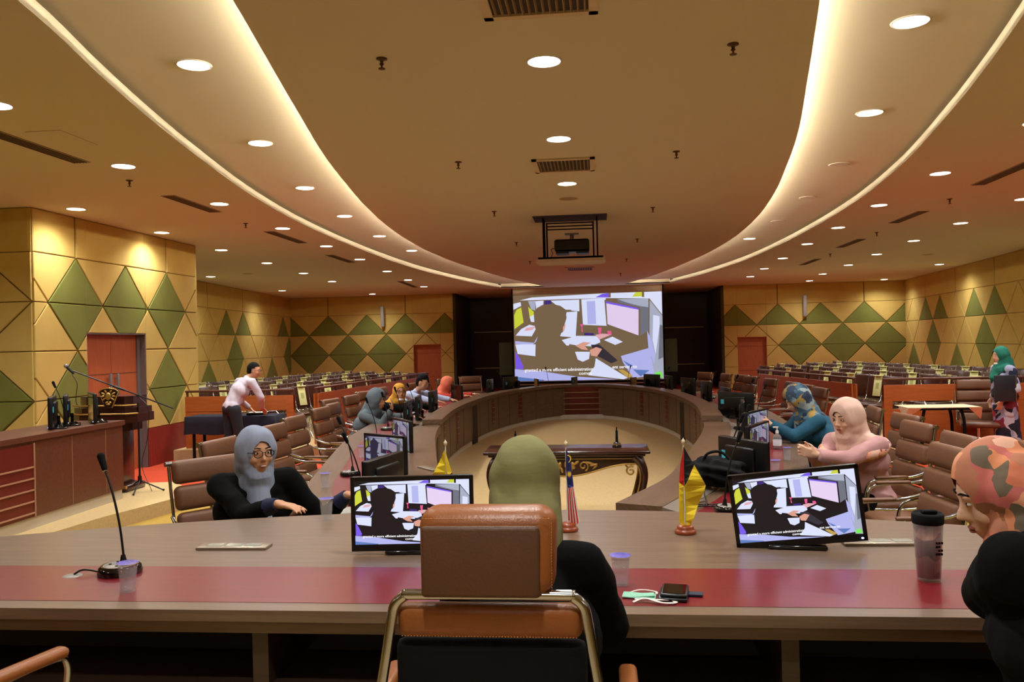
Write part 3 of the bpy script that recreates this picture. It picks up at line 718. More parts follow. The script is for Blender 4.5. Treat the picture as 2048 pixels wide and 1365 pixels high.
    for i, (c, poly) in enumerate(sh):
        P2 = [PX(*p) for p in poly]
        P2 = [(min(1, max(0, a)), min(1, max(0, d))) for a, d in P2]
        o = len(vs); vs += [((a - 0.5) * w, -step * i, (d - 0.5) * h) for a, d in P2]
        for t in tessellate_polygon([[Vector((a, d, 0)) for a, d in P2]]):
            A = (P2[t[1]][0] - P2[t[0]][0]) * (P2[t[2]][1] - P2[t[0]][1]) - (P2[t[2]][0] - P2[t[0]][0]) * (P2[t[1]][1] - P2[t[0]][1])
            if abs(A) < 1e-12: continue
            t = t if A > 0 else (t[0], t[2], t[1])
            fs.append([o + j for j in t]); cols.append(pal[c])
    # caption
    base = -step * (len(sh) + 1)
    for txt, X, Y, size in (('granted a more efficient administration', 215, 826, 0.0415), ('ent service to', 1046, 812, 0.0415), ('comm', 730, 864, 0.0415)):
        cu = bpy.data.curves.new('cap', 'FONT'); cu.body = txt; cu.size = size * h * 1.25; cu.resolution_u = 2; cu.offset = 0.0009 * h
        ob = bpy.data.objects.new('cap', cu); COL.objects.link(ob)
        me = bpy.data.meshes.new_from_object(ob.evaluated_get(bpy.context.evaluated_depsgraph_get()))
        wid = max(v.co.x for v in me.vertices); tw = {'g': 650, 'e': 232, 'c': 120}[txt[0]] / 1405.0 * w; k = tw / wid
        px, py = PX(X, Y); o = len(vs)
        vs += [((px - 0.5) * w + v.co.x * k, base, (py - 0.5) * h + v.co.y) for v in me.vertices]
        for p in me.polygons: fs.append([o + j for j in p.vertices]); cols.append(pal['T'])
        bpy.data.objects.remove(ob); bpy.data.curves.remove(cu); bpy.data.meshes.remove(me)
    me = bpy.data.meshes.new(name); me.from_pydata(vs, [], fs); me.materials.append(material)
    ca = me.color_attributes.new('video', 'FLOAT_COLOR', 'CORNER')
    for p, c in zip(me.polygons, cols):
        q = srgb(*c)
        for li in p.loop_indices: ca.data[li].color = (q[0] * gain + lift[0], q[1] * gain + lift[1], q[2] * gain + lift[2], 1)
    return me
def video_mat(name, strength):
    m = bpy.data.materials.new(name); m.use_nodes = True; nt = m.node_tree; b = nt.nodes['Principled BSDF']
    b.inputs['Base Color'].default_value = (0.02, 0.02, 0.02, 1); b.inputs['Roughness'].default_value = 0.4
    a = nt.nodes.new('ShaderNodeVertexColor'); a.layer_name = 'video'
    nt.links.new(a.outputs[0], b.inputs['Emission Color']); b.inputs['Emission Strength'].default_value = strength
    return m
ps = empty('projection_screen', (0.055, 27.2, 0)); tag(ps, 'large pull-down projection screen showing a video of a person typing at a desk', 'projection screen')
b = MB(); b.box((0, 0.03, 1.99), (4.9, 0.02, 3.12)); b.build('screen_cloth', mat('screen_cloth', (196, 184, 168), 0.8), ps)
b = MB()
for x in (-2.47, 2.47): b.box((x, 0.025, 2.0), (0.05, 0.034, 3.1))
b.box((0, 0.025, 0.43), (4.98, 0.04, 0.05)); b.build('black_border', M_BLACKM, ps)
b = MB(); b.box((0, 0.02, 0.36), (4.95, 0.06, 0.035)); b.build('bottom_bar', M_ALU, ps)
ME_BIG = picture_mesh('video_picture', 4.86, 2.84, (118, 98, 74), 0.92, video_mat('glowing_video', 1.0), 0.0006)  # emission replaces the projector beam; room light is mixed into the brownish dark tone
o = link('projected_picture', ME_BIG, ps, (0, 0.012, 1.90))
for s, l in ((-1, 'left'), (1, 'right')):
    b = MB(); b.box((0, 0, 0), (0.44 if s < 0 else 0.42, 0.05, 1.08)); o = b.build('green_board', mat('green_board', (58, 72, 46), 0.7), None, (s * 2.72 + 0.03, 27.45, 1.23))
    tag(o, 'dull green upright board peeping out on the %s of the projection screen' % l, 'board', 'green boards beside the screen')
    b = MB(); b.box((0, 0, 0.345), (0.3, 0.3, 0.69)); tag(b.build('board_stand', M_BLACKM, None, (s * 2.72 + 0.03, 27.45, 0)), 'black stand carrying the green board on the %s' % l, 'stand')
# ------------------------------------------------------------------ the near head table
TZ = 0.90
nt_ = empty('head_table', (0, 0, 0)); tag(nt_, 'long curved laminate head table with a red inlay, across the foreground', 'table')
arc = [(x / 10.0, 4.22 - 0.095 * (x / 10.0) ** 2) for x in range(32, -35, -2)]
top = [(-3.4, 2.61), (3.2, 2.61)] + arc
b = MB(); b.prism(top, TZ - 0.038, TZ, 0)
b.build('tabletop', M_WALN, nt_)
b = MB(); b.prism([(-3.36, 2.64), (3.16, 2.64)] + [(x * 0.988, y - 0.04) for x, y in arc], TZ - 0.085, TZ - 0.038, 0)
b.build('apron', M_BROWNW if False else wood('apron_laminate', (98, 78, 60), (122, 98, 76), 0.4, (1.2, 30, 30), 1.6), nt_)
b = MB(); b.prism([(-3.38, 2.69), (3.18, 2.69), (3.18, 3.13), (-3.38, 3.13)], TZ - 0.002, TZ + 0.0012, 0); b.build('red_inlay', M_REDTOP, nt_)
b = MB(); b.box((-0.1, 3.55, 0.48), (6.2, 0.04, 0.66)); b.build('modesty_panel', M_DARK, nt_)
b = MB(); b.box((-0.1, 2.86, 0.60), (6.3, 0.36, 0.025)); b.build('under_shelf', wood('shelf_laminate', (58, 44, 32), (74, 56, 42), 0.4, (1.2, 30, 30), 1.6), nt_)
for x in (-2.6, -0.82, 0.93, 2.6):
    b = MB(); b.box((x, 3.1, 0.71), (0.055, 0.80, 0.21)); b.build('bracket', MATS['shelf_laminate'], nt_)
    b = MB(); b.box((x + 0.09, 2.95, 0.37), (0.04, 0.05, 0.44)); b.box((x + 0.09, 3.05, 0.165), (0.05, 0.5, 0.03)); b.build('leg', M_GREYM, nt_)

# ------------------------------------------------------------------ the oval ring desk
XI = [(5.0, 0.45), (5.9, 0.82), (6.8, 1.03), (7.7, 1.22), (8.7, 1.42), (9.7, 1.57), (11, 1.68), (12, 1.71), (13, 1.68), (14.3, 1.57), (15.4, 1.36), (16.3, 1.08), (17.0, 0.76), (17.42, 0.42)]
half = [(x, y) for y, x in XI]
ctrl = half + [(0, 17.58)] + [(-x, y) for x, y in reversed(half)]
RC = [(v.x, v.y) for v in catmull([(a, c) for a, c in ctrl], 7)]
RS = arclen(RC); LT = RS[-1]
def s_of_y(y, side):
    rng = range(len(RC)) if side > 0 else range(len(RC) - 1, -1, -1)
    for i in rng:
        if RC[i][1] >= y: return RS[i]
    return LT / 2
def ring_at(s, o):
    """point at arclength s and offset o outwards, with the outward unit normal"""
    p, t = at_len(RC, RS, s); n = Vector((t.y, -t.x)); q = p + n * o
    return q, n
def sweep(mb, prof, s0, s1, mi=0, closed=True, vs_=1.0):
    n = max(2, int((s1 - s0) / 0.18)); k = len(prof); vs = []; 
    for i in range(n + 1):
        s = s0 + (s1 - s0) * i / n
        for o, z in prof:
            q, _ = ring_at(s, o); vs.append((q.x, q.y, z))
    fs = []
    for i in range(n):
        for j in range(k if closed else k - 1):
            a, c = i * k + j, i * k + (j + 1) % k; fs.append((a, c, c + k, a + k))
    mb.add(vs, fs, mi)
    if closed:
        mb.add(vs[:k], [tuple(range(k - 1, -1, -1))], mi); mb.add(vs[-k:], [tuple(range(k))], mi)
def add_ring_uv(me):
    uv = me.uv_layers.new(name='uv')
    for p in me.polygons:
        for li in p.loop_indices:
            co = me.vertices[me.loops[li].vertex_index].co
            best = min(range(0, len(RC), 2), key=lambda i: (RC[i][0] - co.x) ** 2 + (RC[i][1] - co.y) ** 2)
            d = math.hypot(RC[best][0] - co.x, RC[best][1] - co.y)
            t = at_len(RC, RS, RS[best])[1]
            s = RS[best] + (co.x - RC[best][0]) * t.x + (co.y - RC[best][1]) * t.y
            uv.data[li].uv = (s, d + co.z)
SA = s_of_y(9.75, 1); SB = s_of_y(9.75, -1)
rd = empty('ring_desk', (0, 0, 0)); tag(rd, 'oval ring-shaped laminate conference desk around the beige carpet in the middle of the hall', 'desk')
def ring_part(name, profs, m, uvs=True, seams=False):
    b = MB()
    for prof, s0, s1 in profs: sweep(b, prof, s0, s1)
    if seams:
        s = 0.35
        while s < LT - 0.3:
            q, n = ring_at(s, 0.01 if SA < s < SB else 0.03); z1 = 0.79 if SA < s < SB else 0.69
            b.box((q.x - n.x * 0.0015, q.y - n.y * 0.0015, (0.2 + z1) / 2), (0.003, 0.006, z1 - 0.2), 1, (0, 0, math.atan2(n.y, n.x))); s += 0.62
        m = [m, M_DARK]
    me = b.mesh(name, m)
    if uvs: add_ring_uv(me)
    return link(name, me, rd)
ring_part('work_surface', [([(0.10, 0.71), (0.95, 0.71), (0.95, 0.75), (0.10, 0.75)], 0, LT)], M_WALNU)
ring_part('red_inlay', [([(0.46, 0.7495), (0.76, 0.7495), (0.76, 0.7515), (0.46, 0.7515)], 0, LT)], M_REDTOP, False)
ring_part('low_ledge', [([(-0.02, 0.69), (0.27, 0.69), (0.27, 0.78), (-0.02, 0.78)], 0, SA), ([(-0.02, 0.69), (0.27, 0.69), (0.27, 0.78), (-0.02, 0.78)], SB, LT)], M_WALNU)
ring_part('raised_ledge', [([(-0.04, 0.79), (0.20, 0.79), (0.20, 0.85), (-0.04, 0.85)], SA, SB), ([(0.05, 0.75), (0.18, 0.75), (0.18, 0.80), (0.05, 0.80)], SA, SB)], M_WALNU)
ring_part('cable_channel', [([(0.27, 0.75), (0.37, 0.75), (0.37, 0.754), (0.27, 0.775)], 0, SA), ([(0.27, 0.75), (0.37, 0.75), (0.37, 0.754), (0.27, 0.775)], SB, LT), ([(0.20, 0.75), (0.30, 0.75), (0.30, 0.754), (0.20, 0.79)], SA, SB)], mat('grey_edge', (128, 116, 104), 0.35), False)
ring_part('front_panel', [([(0.03, 0.20), (0.06, 0.20), (0.06, 0.70), (0.03, 0.70)], 0, SA), ([(0.01, 0.20), (0.05, 0.20), (0.05, 0.80), (0.01, 0.80)], SA, SB), ([(0.03, 0.20), (0.06, 0.20), (0.06, 0.70), (0.03, 0.70)], SB, LT)], M_PANEL, True, True)
ring_part('kick_board', [([(0.03, 0.10), (0.07, 0.10), (0.07, 0.20), (0.03, 0.20)], 0, LT)], M_KICK, False)
ring_part('outer_panel', [([(0.55, 0.02), (0.58, 0.02), (0.58, 0.71), (0.55, 0.71)], 0.2, LT - 0.2)], M_DARK, False)
# pit floor
b = MB(); b.prism([ring_at(LT * i / 90, 0.06)[0][:] for i in range(91)] + [(-0.9, 3.6), (0.9, 3.6)], 0.0, 0.12, 0); struct(b.build('floor_pit', M_CARPET))
# red accents with metal slats, flat dark plates coloured as the shade inside two openings
def on_panel(mb, s, w, z0, z1, th, mi=0):
    q, n = ring_at(s, 0.0); q2, _ = ring_at(s, 0.01 if SA < s < SB else 0.03)
    mb.box((q2.x - n.x * th / 2, q2.y - n.y * th / 2, (z0 + z1) / 2), (th, w, z1 - z0), mi, (0, 0, math.atan2(n.y, n.x)))
for s in [x for y in (8.0, 10.6, 11.9, 14.6, 16.0) for x in (s_of_y(y, 1), s_of_y(y, -1))]:
    b = MB(); on_panel(b, s, 0.16, 0.30, 0.74 if SA < s < SB else 0.66, 0.004); ra = b.build('red_accent', M_REDPAN, rd)
    b = MB()
    for k in range(5): on_panel(b, s, 0.16, 0.35 + 0.085 * k, 0.358 + 0.085 * k, 0.012)
    b.build('accent_slat', M_ALU, ra)
for sd in (1, -1):
    b = MB(); on_panel(b, s_of_y(13.3, sd), 0.34, 0.13, 0.74, 0.006); b.build('opening_shade', M_DARK, rd)
b = MB(); b.box((0, 17.50, 0.47), (0.86, 0.06, 0.66)); b.build('end_panel', M_REDPAN, rd)
b = MB()
for k in range(4): b.box((0, 17.462, 0.32 + 0.12 * k), (0.84, 0.012, 0.012))
for x in (-0.43, 0.43): b.box((x, 17.462, 0.48), (0.014, 0.014, 0.66))
b.build('end_panel_slat', M_ALU, rd)
b = MB(); b.box((0, 17.46, 0.165), (1.2, 0.06, 0.09)); b.build('end_kick_board', M_WHITE, rd)

# ------------------------------------------------------------------ chairs round the ring
def make_conf_chair():
    o = empty('conference_chair'); tag(o, 'chair', 'chair', 'brown high-backed chairs round the ring desk')
    b = MB(); b.rbox((0, 0, 0.45), (0.50, 0.50, 0.075), 0.03); b.rbox((0, -0.16, 0.452), (0.485, 0.16, 0.085), 0.035)
    b.build('seat', M_LEATHER, o)
    tl = 0.20
    b = MB()
    # back leans: front of the chair is -y ; the back stands at +y
    zs = [(0.52, 0.14), (0.67, 0.15), (0.83, 0.155), (0.99, 0.15)]
    for z, h in zs:
        y = 0.22 + (z - 0.5) * 0.22
        b.rbox((0, y, z), (0.47, 0.075, h), 0.035, 0, (-tl, 0, 0), 3)
    b.build('backrest', M_LEATHER, o)
    b = MB()
    for s in (-1, 1):
        b.tube(catmull([(s * 0.245, -0.24, 0.44), (s * 0.245, 0.16, 0.43), (s * 0.245, 0.24, 0.50), (s * 0.245, 0.31, 0.80), (s * 0.245, 0.355, 1.05)], 4), 0.011, 0, 6)
        b.cone((s * 0.225, 0.352, 1.045), (s * 0.268, 0.352, 1.045), 0.017, 0.017, 0, 10)
    b.cone((-0.24, 0.36, 1.045), (0.24, 0.36, 1.045), 0.010, 0.010, 0, 8)
    b.build('frame', M_CHROME, o)
    for s in (-1, 1):
        b = MB(); b.tube(catmull([(s * 0.255, 0.29, 0.72), (s * 0.285, 0.14, 0.68), (s * 0.285, -0.14, 0.66), (s * 0.275, -0.20, 0.58), (s * 0.252, -0.20, 0.45)], 4), 0.012, 0, 6)
        b.rbox((s * 0.285, -0.01, 0.682), (0.04, 0.25, 0.022), 0.01, 1)
        b.build('armrest', [M_CHROME, M_LEATHER], o)
    b = MB(); b.cone((0, 0, 0.10), (0, 0, 0.41), 0.024, 0.03, 0, 10)
    for k in range(5):
        a = 2 * PI * k / 5 + 0.3; b.cone((0, 0, 0.12), (0.29 * math.cos(a), 0.29 * math.sin(a), 0.065), 0.022, 0.013, 0, 6)
        b.ell((0.29 * math.cos(a), 0.29 * math.sin(a), 0.028), (0.028, 0.028, 0.028), 1, None, 8, 6)
    b.build('star_base', [M_CHROME, M_BLACK], o)
    return Maker(o)
CH = make_conf_chair()
def face(nx, ny):
    """rotation that turns local -y towards (nx, ny)"""
    return math.atan2(nx, -ny)
GC = 'brown high-backed chairs round the ring desk'
def ring_chair(s, o, label, jit=0.0):
    q, n = ring_at(s, o); return CH.at((q.x, q.y, 0), face(-n.x, -n.y) + jit, label, GC)
# hand-placed chairs near the camera
CH.at((-1.93, 4.93, 0), face(0.80, -0.60), 'ribbed brown leather chair of the woman in the blue-grey scarf, nearest the head table', GC)
CH.at((-2.90, 10.72, 0), face(1, -0.15), 'brown leather chair on which the grey-scarfed woman sits', GC)
CH.at((-2.72, 14.85, 0), face(1, -0.3), 'brown leather chair on which the salmon-scarfed woman sits', GC)
CH.at((-2.28, 6.15, 0), face(1, -0.1), 'ribbed brown leather chair second from the head table, behind the blue-grey scarf', GC)
CH.at((-2.30, 7.25, 0), face(1, -0.1), 'tall brown leather chair just right of the blue-grey scarf, left side of the ring', GC)
CH.at((-2.42, 8.15, 0), face(1, -0.05), 'tall brown leather chair second to the right of the blue-grey scarf, ring left side', GC)
CH.at((-2.52, 9.25, 0), face(1, -0.05), 'empty brown chair left of the grey-scarfed woman, the nearer of two', GC)
CH.at((-2.60, 9.95, 0), face(1, -0.0), 'empty brown chair left of the grey-scarfed woman, the farther of two', GC)
CH.at((-2.85, 11.5, 0), face(1, -0.1), 'empty brown chair between the grey-scarfed and the mustard-scarfed women', GC)
CH.at((-2.93, 12.42, 0), face(0.9, -0.3), 'brown chair behind the woman in the mustard scarf', GC)
CH.at((-2.95, 13.55, 0), face(1, -0.1), 'brown chair behind the man in the pale blue shirt', GC)
CH.at((2.16, 5.3, 0), face(-1, -0.08), 'brown leather chair right of the tall tumbler, nearer of the two', GC)
CH.at((2.48, 5.95, 0), face(-1, -0.05), 'brown leather chair right of the tall tumbler, farther of the two', GC)
CH.at((2.50, 6.74, 0), face(-1, -0.1), 'brown leather chair right behind the woman in the pink scarf', GC)
CH.at((2.66, 7.42, 0), face(-1, -0.1), 'brown leather chair close behind the chair of the pink-scarfed woman', GC)
CH.at((2.66, 8.30, 0), face(-1, 0.1), 'brown chair behind the woman in the blue patterned scarf', GC)
for i, y in enumerate((11.4, 12.1, 12.8, 13.9, 14.7)):
    ring_chair(s_of_y(y, 1), 1.28, 'empty brown chair on the right of the ring, %s beyond the blue-scarfed woman' % ORD[i], 0.12)
for i, ds in enumerate((-2.7, -2.05, -1.4, 1.5, 2.15, 2.8)):
    ring_chair(LT / 2 - ds, 1.38, 'empty brown chair at the far curve of the ring, %s from the left' % ORD[i], (0.1, -0.15, -0.6, 0.1, -0.1, 0.15)[i])

# ------------------------------------------------------------------ monitors
MW, MH = 0.505, 0.305
b = MB(); b.rbox((0, 0.022, 0), (MW, 0.036, MH), 0.008); b.rbox((0, 0.045, 0.01), (MW * 0.6, 0.03, MH * 0.6), 0.012)
b.box((0, 0.0035, MH / 2 - 0.008), (MW, 0.005, 0.016)); b.box((0, 0.0035, -MH / 2 + 0.014), (MW, 0.005, 0.028))
for s in (-1, 1): b.box((s * (MW / 2 - 0.008), 0.0035, 0), (0.016, 0.005, MH))
ME_HOUS = b.mesh('monitor_housing', M_BLACK)
b = MB(); b.box((0, 0.0035, 0.006), (MW - 0.03, 0.001, MH - 0.044)); ME_OFFS = b.mesh('dark_display', M_BLACKGL)
b = MB(); b.box((0, 0.075, -0.10), (0.06, 0.03, 0.12)); b.rbox((0, 0.07, -0.158), (0.23, 0.17, 0.016), 0.007); b.cone((0, 0.075, -0.152), (0, 0.075, -0.13), 0.06, 0.04)
ME_STAND = b.mesh('monitor_stand', M_BLACKGL)
b = MB(); b.box((MW * 0.33, 0.043, 0.03), (0.075, 0.005, 0.055)); ME_STK = b.mesh('sticker', M_STICK)
b = MB(); b.ell((MW / 2 - 0.02, 0.0, -MH / 2 + 0.012), (0.005, 0.003, 0.0035)); ME_LED = b.mesh('power_light', M_LED)
VM = video_mat('monitor_video', 1.0)
ME_VID = picture_mesh('video_picture_small', MW - 0.03, MH - 0.044, (8, 8, 16), 1.0, VM, 0.00004)
VM2 = video_mat('monitor_video_dim', 0.45)
ME_VID2 = picture_mesh('video_picture_dim', MW - 0.03, MH - 0.044, (40, 36, 90), 0.8, VM2, 0.00004)
def make_monitor(vid=None):
    o = empty('monitor'); tag(o, 'm', 'monitor', 'conference desk monitors')
    h = link('housing', ME_HOUS, o)
    if vid: link('display', vid, o, (0, 0.0028, 0.006))
    else: link('display', ME_OFFS, o)
    link('stand', ME_STAND, o); link('back_sticker', ME_STK, o); link('power_light', ME_LED, o)
    return o
def place_mon(o, x, y, zt, rz, label, tilt=0.0, roll=0.0, lift=0.168):
    o.location = (x, y, zt + lift); o['label'] = label
    for c in o.children:
        if c.name.split('.')[0] != 'stand' and (tilt or roll): c.rotation_euler = (tilt, roll, 0)
    o.rotation_euler = (0, 0, rz); return o
place_mon(make_monitor(ME_VID), -0.43, 3.33, TZ, 0.09, 'black monitor playing the typing video on the head table, left of the olive scarf', lift=0.168)
mm = place_mon(make_monitor(ME_VID), 1.125, 3.42, TZ, -0.12, 'tilted black monitor playing the typing video on the right half of the head table', lift=0.168, roll=-0.11)
place_mon(make_monitor(ME_VID2), -1.32, 6.25, 0.75, math.radians(-38), 'lit monitor turned to the camera on the left ring desk, nearer of the two')
place_mon(make_monitor(ME_VID2), -1.50, 7.55, 0.75, math.radians(-58), 'purplish lit monitor standing behind the lit monitor on the left ring desk')
place_mon(make_monitor(), -1.02, 5.05, 0.75, math.radians(-102), 'dark monitor seen edge-on at the near left end of the ring desk')
place_mon(make_monitor(), 1.33, 5.75, 0.75, math.radians(118), 'monitor back with a cyan sticker beside the black bag, right ring desk')
place_mon(make_monitor(ME_VID2), 1.62, 6.75, 0.75, math.radians(62), 'purplish lit monitor facing the woman in pink, right ring desk')
place_mon(make_monitor(ME_VID2), 1.83, 7.95, 0.75, math.radians(58), 'purplish lit monitor behind it facing the woman in blue, right ring desk')
MK = Maker(make_monitor())
GM = 'conference desk monitors'
for i, (y, j, l) in enumerate(((9.9, 0, 'dark monitor seen edge-on before the mustard-scarfed woman'), (11.0, -0.05, 'dark monitor seen edge-on right of the mustard-scarfed woman'), (12.1, 0.0, 'dark monitor standing before the man in the pale blue shirt'),
                     (13.6, -0.6, 'wide dark monitor back with a cyan sticker before the salmon-scarfed woman'), (15.4, -0.2, 'black monitor on the far left bend of the ring desk'), (16.3, 0.1, 'black monitor left of the screen on the far bend of the ring desk'))):
    q, n = ring_at(s_of_y(y, -1), 0.42); MK.at((q.x, q.y, 0.75 + 0.168), face(n.x, n.y) - j, l, GM)
for i, (y, j, l) in enumerate(((9.2, 0, 'dark monitor edge-on beyond the lit pair on the right ring desk'), (10.5, 0.9, 'broad dark monitor back on the right ring desk, left of the blue-scarfed woman'), (11.6, 0.1, 'slim black monitor just behind the broad one on the right ring desk'), (13.2, 0.1, 'black monitor with a cyan sticker midway along the right bend'),
                     (14.6, 0.2, 'black monitor farther along the right bend of the ring desk'), (15.6, -0.1, 'black monitor at the far right bend of the ring desk'), (16.4, 0.2, 'black monitor right of the screen foot on the ring desk'))):
    q, n = ring_at(s_of_y(y, 1), 0.42); MK.at((q.x, q.y, 0.75 + 0.168), face(n.x, n.y) + j, l, GM)
for i, ds in enumerate((-1.35, -0.75, -0.1, 0.95, 1.5)):
    q, n = ring_at(LT / 2 - ds, 0.42); MK.at((q.x, q.y, 0.75 + 0.122), face(n.x, n.y) + (0.7, 0.9, 1.1, -0.9, -0.8)[i], 'black monitor at the far end of the ring, %s from the left' % ORD[i], GM).scale = (0.72, 0.72, 0.72)

# ------------------------------------------------------------------ gooseneck microphones
def make_mic():
    o = empty('gooseneck_microphone'); tag(o, 'mic', 'microphone', 'gooseneck microphones')
    b = MB(); b.lathe([(0.078, 0.0), (0.082, 0.012), (0.076, 0.030), (0.068, 0.036)], 0, 24); b.build('base', M_BLACKGL, o)
    b = MB(); b.lathe([(0.0, 0.037), (0.060, 0.037), (0.068, 0.030), (0.074, 0.026)], 0, 24)
    for a, r_ in ((0.5, 0.035), (1.4, 0.04), (2.4, 0.036), (4.2, 0.04), (5.3, 0.036)): b.cone((r_ * math.cos(a), r_ * math.sin(a), 0.036), (r_ * math.cos(a), r_ * math.sin(a), 0.040), 0.006, 0.005, 1, 8)
    b.build('control_plate', [M_GREYPL, M_BLACK], o)
    b = MB(); pts = catmull([(0, 0.02, 0.035), (0, 0.018, 0.09), (0.0, 0.0, 0.20), (0.0, -0.035, 0.32), (0.0, -0.075, 0.41)], 5)
    b.tube(pts, 0.0045, 0, 8); b.cone((0, 0.02, 0.035), (0, 0.018, 0.075), 0.016, 0.008, 0, 10); b.build('gooseneck', M_BLACK, o)
    b = MB(); p0, p1 = Vector((0, -0.073, 0.405)), Vector((0, -0.092, 0.452)); b.cap(p0, p1, 0.011, 0.0145); b.build('capsule', M_BLACKM, o)
    b = MB(); b.cone(p0 - Vector((0, -0.003, 0.012)), p0 - Vector((0, -0.002, 0.008)), 0.010, 0.0112, 0, 12); b.build('collar', M_CHROME, o)
    return Maker(o)
MC = make_mic()
MC.at((-1.52, 3.03, TZ), 0.35 + PI + 0.9, 'gooseneck microphone with a round base standing on the left of the head table', 'gooseneck microphones')
b = MB(); b.tube(catmull([(-1.60, 3.02, TZ + 0.008), (-1.63, 3.01, TZ + 0.018), (-1.66, 3.0, TZ + 0.02), (-1.69, 3.0, TZ + 0.004)], 4), 0.004); b.lathe([(0.0, 0.0035), (0.034, 0.003), (0.036, 0.0012)], 1, 18, (-1.69, 2.99, TZ))
tag(b.build('microphone_cable', [M_BLACK, M_GREYPL], None), 'short black cable running into a round grey grommet beside the microphone', 'cable')
GM2 = 'gooseneck microphones'
def ring_mic(y, side, o, rz, label): 
    q, n = ring_at(s_of_y(y, side), o); MC.at((q.x, q.y, 0.7515), rz, label, GM2)
ring_mic(5.35, -1, 0.62, math.radians(-70), 'gooseneck microphone leaning towards the woman in the blue-grey scarf')
ring_mic(6.3, -1, 0.66, math.radians(-95), 'gooseneck microphone behind the clear cup on the left ring desk')
ring_mic(8.6, -1, 0.62, math.radians(-90), 'gooseneck microphone before the grey-scarfed woman')
ring_mic(9.6, -1, 0.6, math.radians(-20), 'chrome-based microphone between the grey and mustard scarves')
ring_mic(10.7, -1, 0.62, math.radians(-30), 'white-based microphone before the mustard-scarfed woman')
ring_mic(11.7, -1, 0.6, math.radians(-60), 'microphone before the man in the pale blue shirt')
ring_mic(12.9, -1, 0.6, math.radians(-80), 'microphone between the man and the salmon-scarfed woman')
ring_mic(6.15, 1, 0.40, math.radians(75), 'gooseneck microphone beside the sticker monitor, right ring desk')
ring_mic(6.9, 1, 0.42, math.radians(100), 'gooseneck microphone whose neck crosses the purple monitor, right ring desk')
ring_mic(5.1, 1, 0.62, math.radians(110), 'gooseneck microphone rising behind the tilted monitor')
for i, y in enumerate((9.8, 11.1, 12.4, 13.8)): ring_mic(y, 1, 0.6, math.radians(80), 'small microphone on the right bend of the ring desk, %s beyond the blue scarf' % ORD[i])
for i, ds in enumerate((-1.6, -0.4, 0.6, 1.8)):
    q, n = ring_at(LT / 2 - ds, 0.62); MC.at((q.x, q.y, 0.7515), face(n.x, n.y), 'small microphone on the far end of the ring, %s from the left' % ORD[i], GM2)

# ------------------------------------------------------------------ cups of water
def make_cup(lid=True):
    o = empty('water_cup'); tag(o, 'cup', 'cup', 'sealed plastic cups of water')
    b = MB(); b.lathe([(0.0, 0.004), (0.020, 0.003), (0.024, 0.0), (0.025, 0.004), (0.0335, 0.100), (0.0375, 0.102), (0.0375, 0.104), (0.0325, 0.102), (0.0235, 0.006), (0.0, 0.006)], 0, 28)
    b.build('cup', M_CUP, o)
    b = MB(); b.lathe([(0.0, 0.0075), (0.0225, 0.0075), (0.0305, 0.09), (0.0, 0.09)], 0, 24); b.build('water', mat('water', (225, 232, 238), 0.03, alpha=0.18), o)
    if lid:
        b = MB(); b.lathe([(0.0, 0.1045), (0.034, 0.1048), (0.0375, 0.1045)], 0, 24); b.build('foil_lid', M_LIDP, o)
    return Maker(o)
CU = make_cup()
GCU = 'sealed plastic cups of water'
CU.at((-1.35, 2.80, TZ + 0.001), 0, 'clear plastic water cup with purple foil lid in front of the left microphone', GCU)
CU.at((0.405, 2.92, TZ + 0.001), 0, 'clear plastic water cup with foil lid right of the olive-scarfed woman', GCU)
for x, y, l in ((-1.55, 5.1, 'clear cup on the left ring desk nearest the blue-grey scarf'), (-1.62, 5.75, 'clear cup second from the blue-grey scarf, behind the microphone neck'), (-1.8, 7.3, 'small clear cup farther up the left ring desk'),
                (1.62, 6.2, 'clear cup beside the microphone base on the right ring desk'), (1.86, 6.9, 'clear cup below the hand sanitiser bottle on the right ring desk'), (1.42, 5.15, 'clear cup behind the tilted monitor, before the woman in pink')):
    CU.at((x, y, 0.7525), 0, l, GCU)
CU.at((-1.02, 4.0, TZ + 0.001), 0, 'upturned-looking ribbed clear cup by the hand of the woman in the blue-grey scarf', GCU)
# ------------------------------------------------------------------ things on the head table
for x, y, w, l in ((-1.24, 3.43, 0.31, 'flat silver power outlet lid lying on the left of the head table'), (1.48, 3.52, 0.31, 'flat silver power outlet lid beside the tilted monitor')):
    o = empty('table_outlet', (x, y, TZ), 0.02); tag(o, l, 'outlet box', 'silver outlet lids on the head table')
    b = MB(); b.rbox((0, 0, 0.006), (w, 0.085, 0.012), 0.003); b.build('outlet_lid', M_ALU, o)
    b = MB()
    for k in (-1, 0, 1): b.box((k * 0.085, 0.005, 0.0125), (0.07, 0.05, 0.002))
    b.build('socket', mat('glossy_socket', (196, 196, 180), 0.12, 0.3), o)
for x, y, rz, l in ((-1.0, 6.4, -0.9, 'silver outlet lid on the left ring ledge behind the yellow flag'), (0.87, 5.12, 0.8, 'silver outlet lid behind the yellow flag on the right ring desk'), (1.12, 6.1, 1.0, 'thin silver lid farther up the right ring ledge')):
    o = empty('table_outlet', (x, y, 0.781 if abs(x) < 1.2 and y > 5.5 else 0.7515), rz); tag(o, l, 'outlet box', 'silver outlet lids on the ring desk')
    b = MB(); b.rbox((0, 0, 0.005), (0.26, 0.07, 0.01), 0.003); b.build('outlet_lid', M_ALU, o)
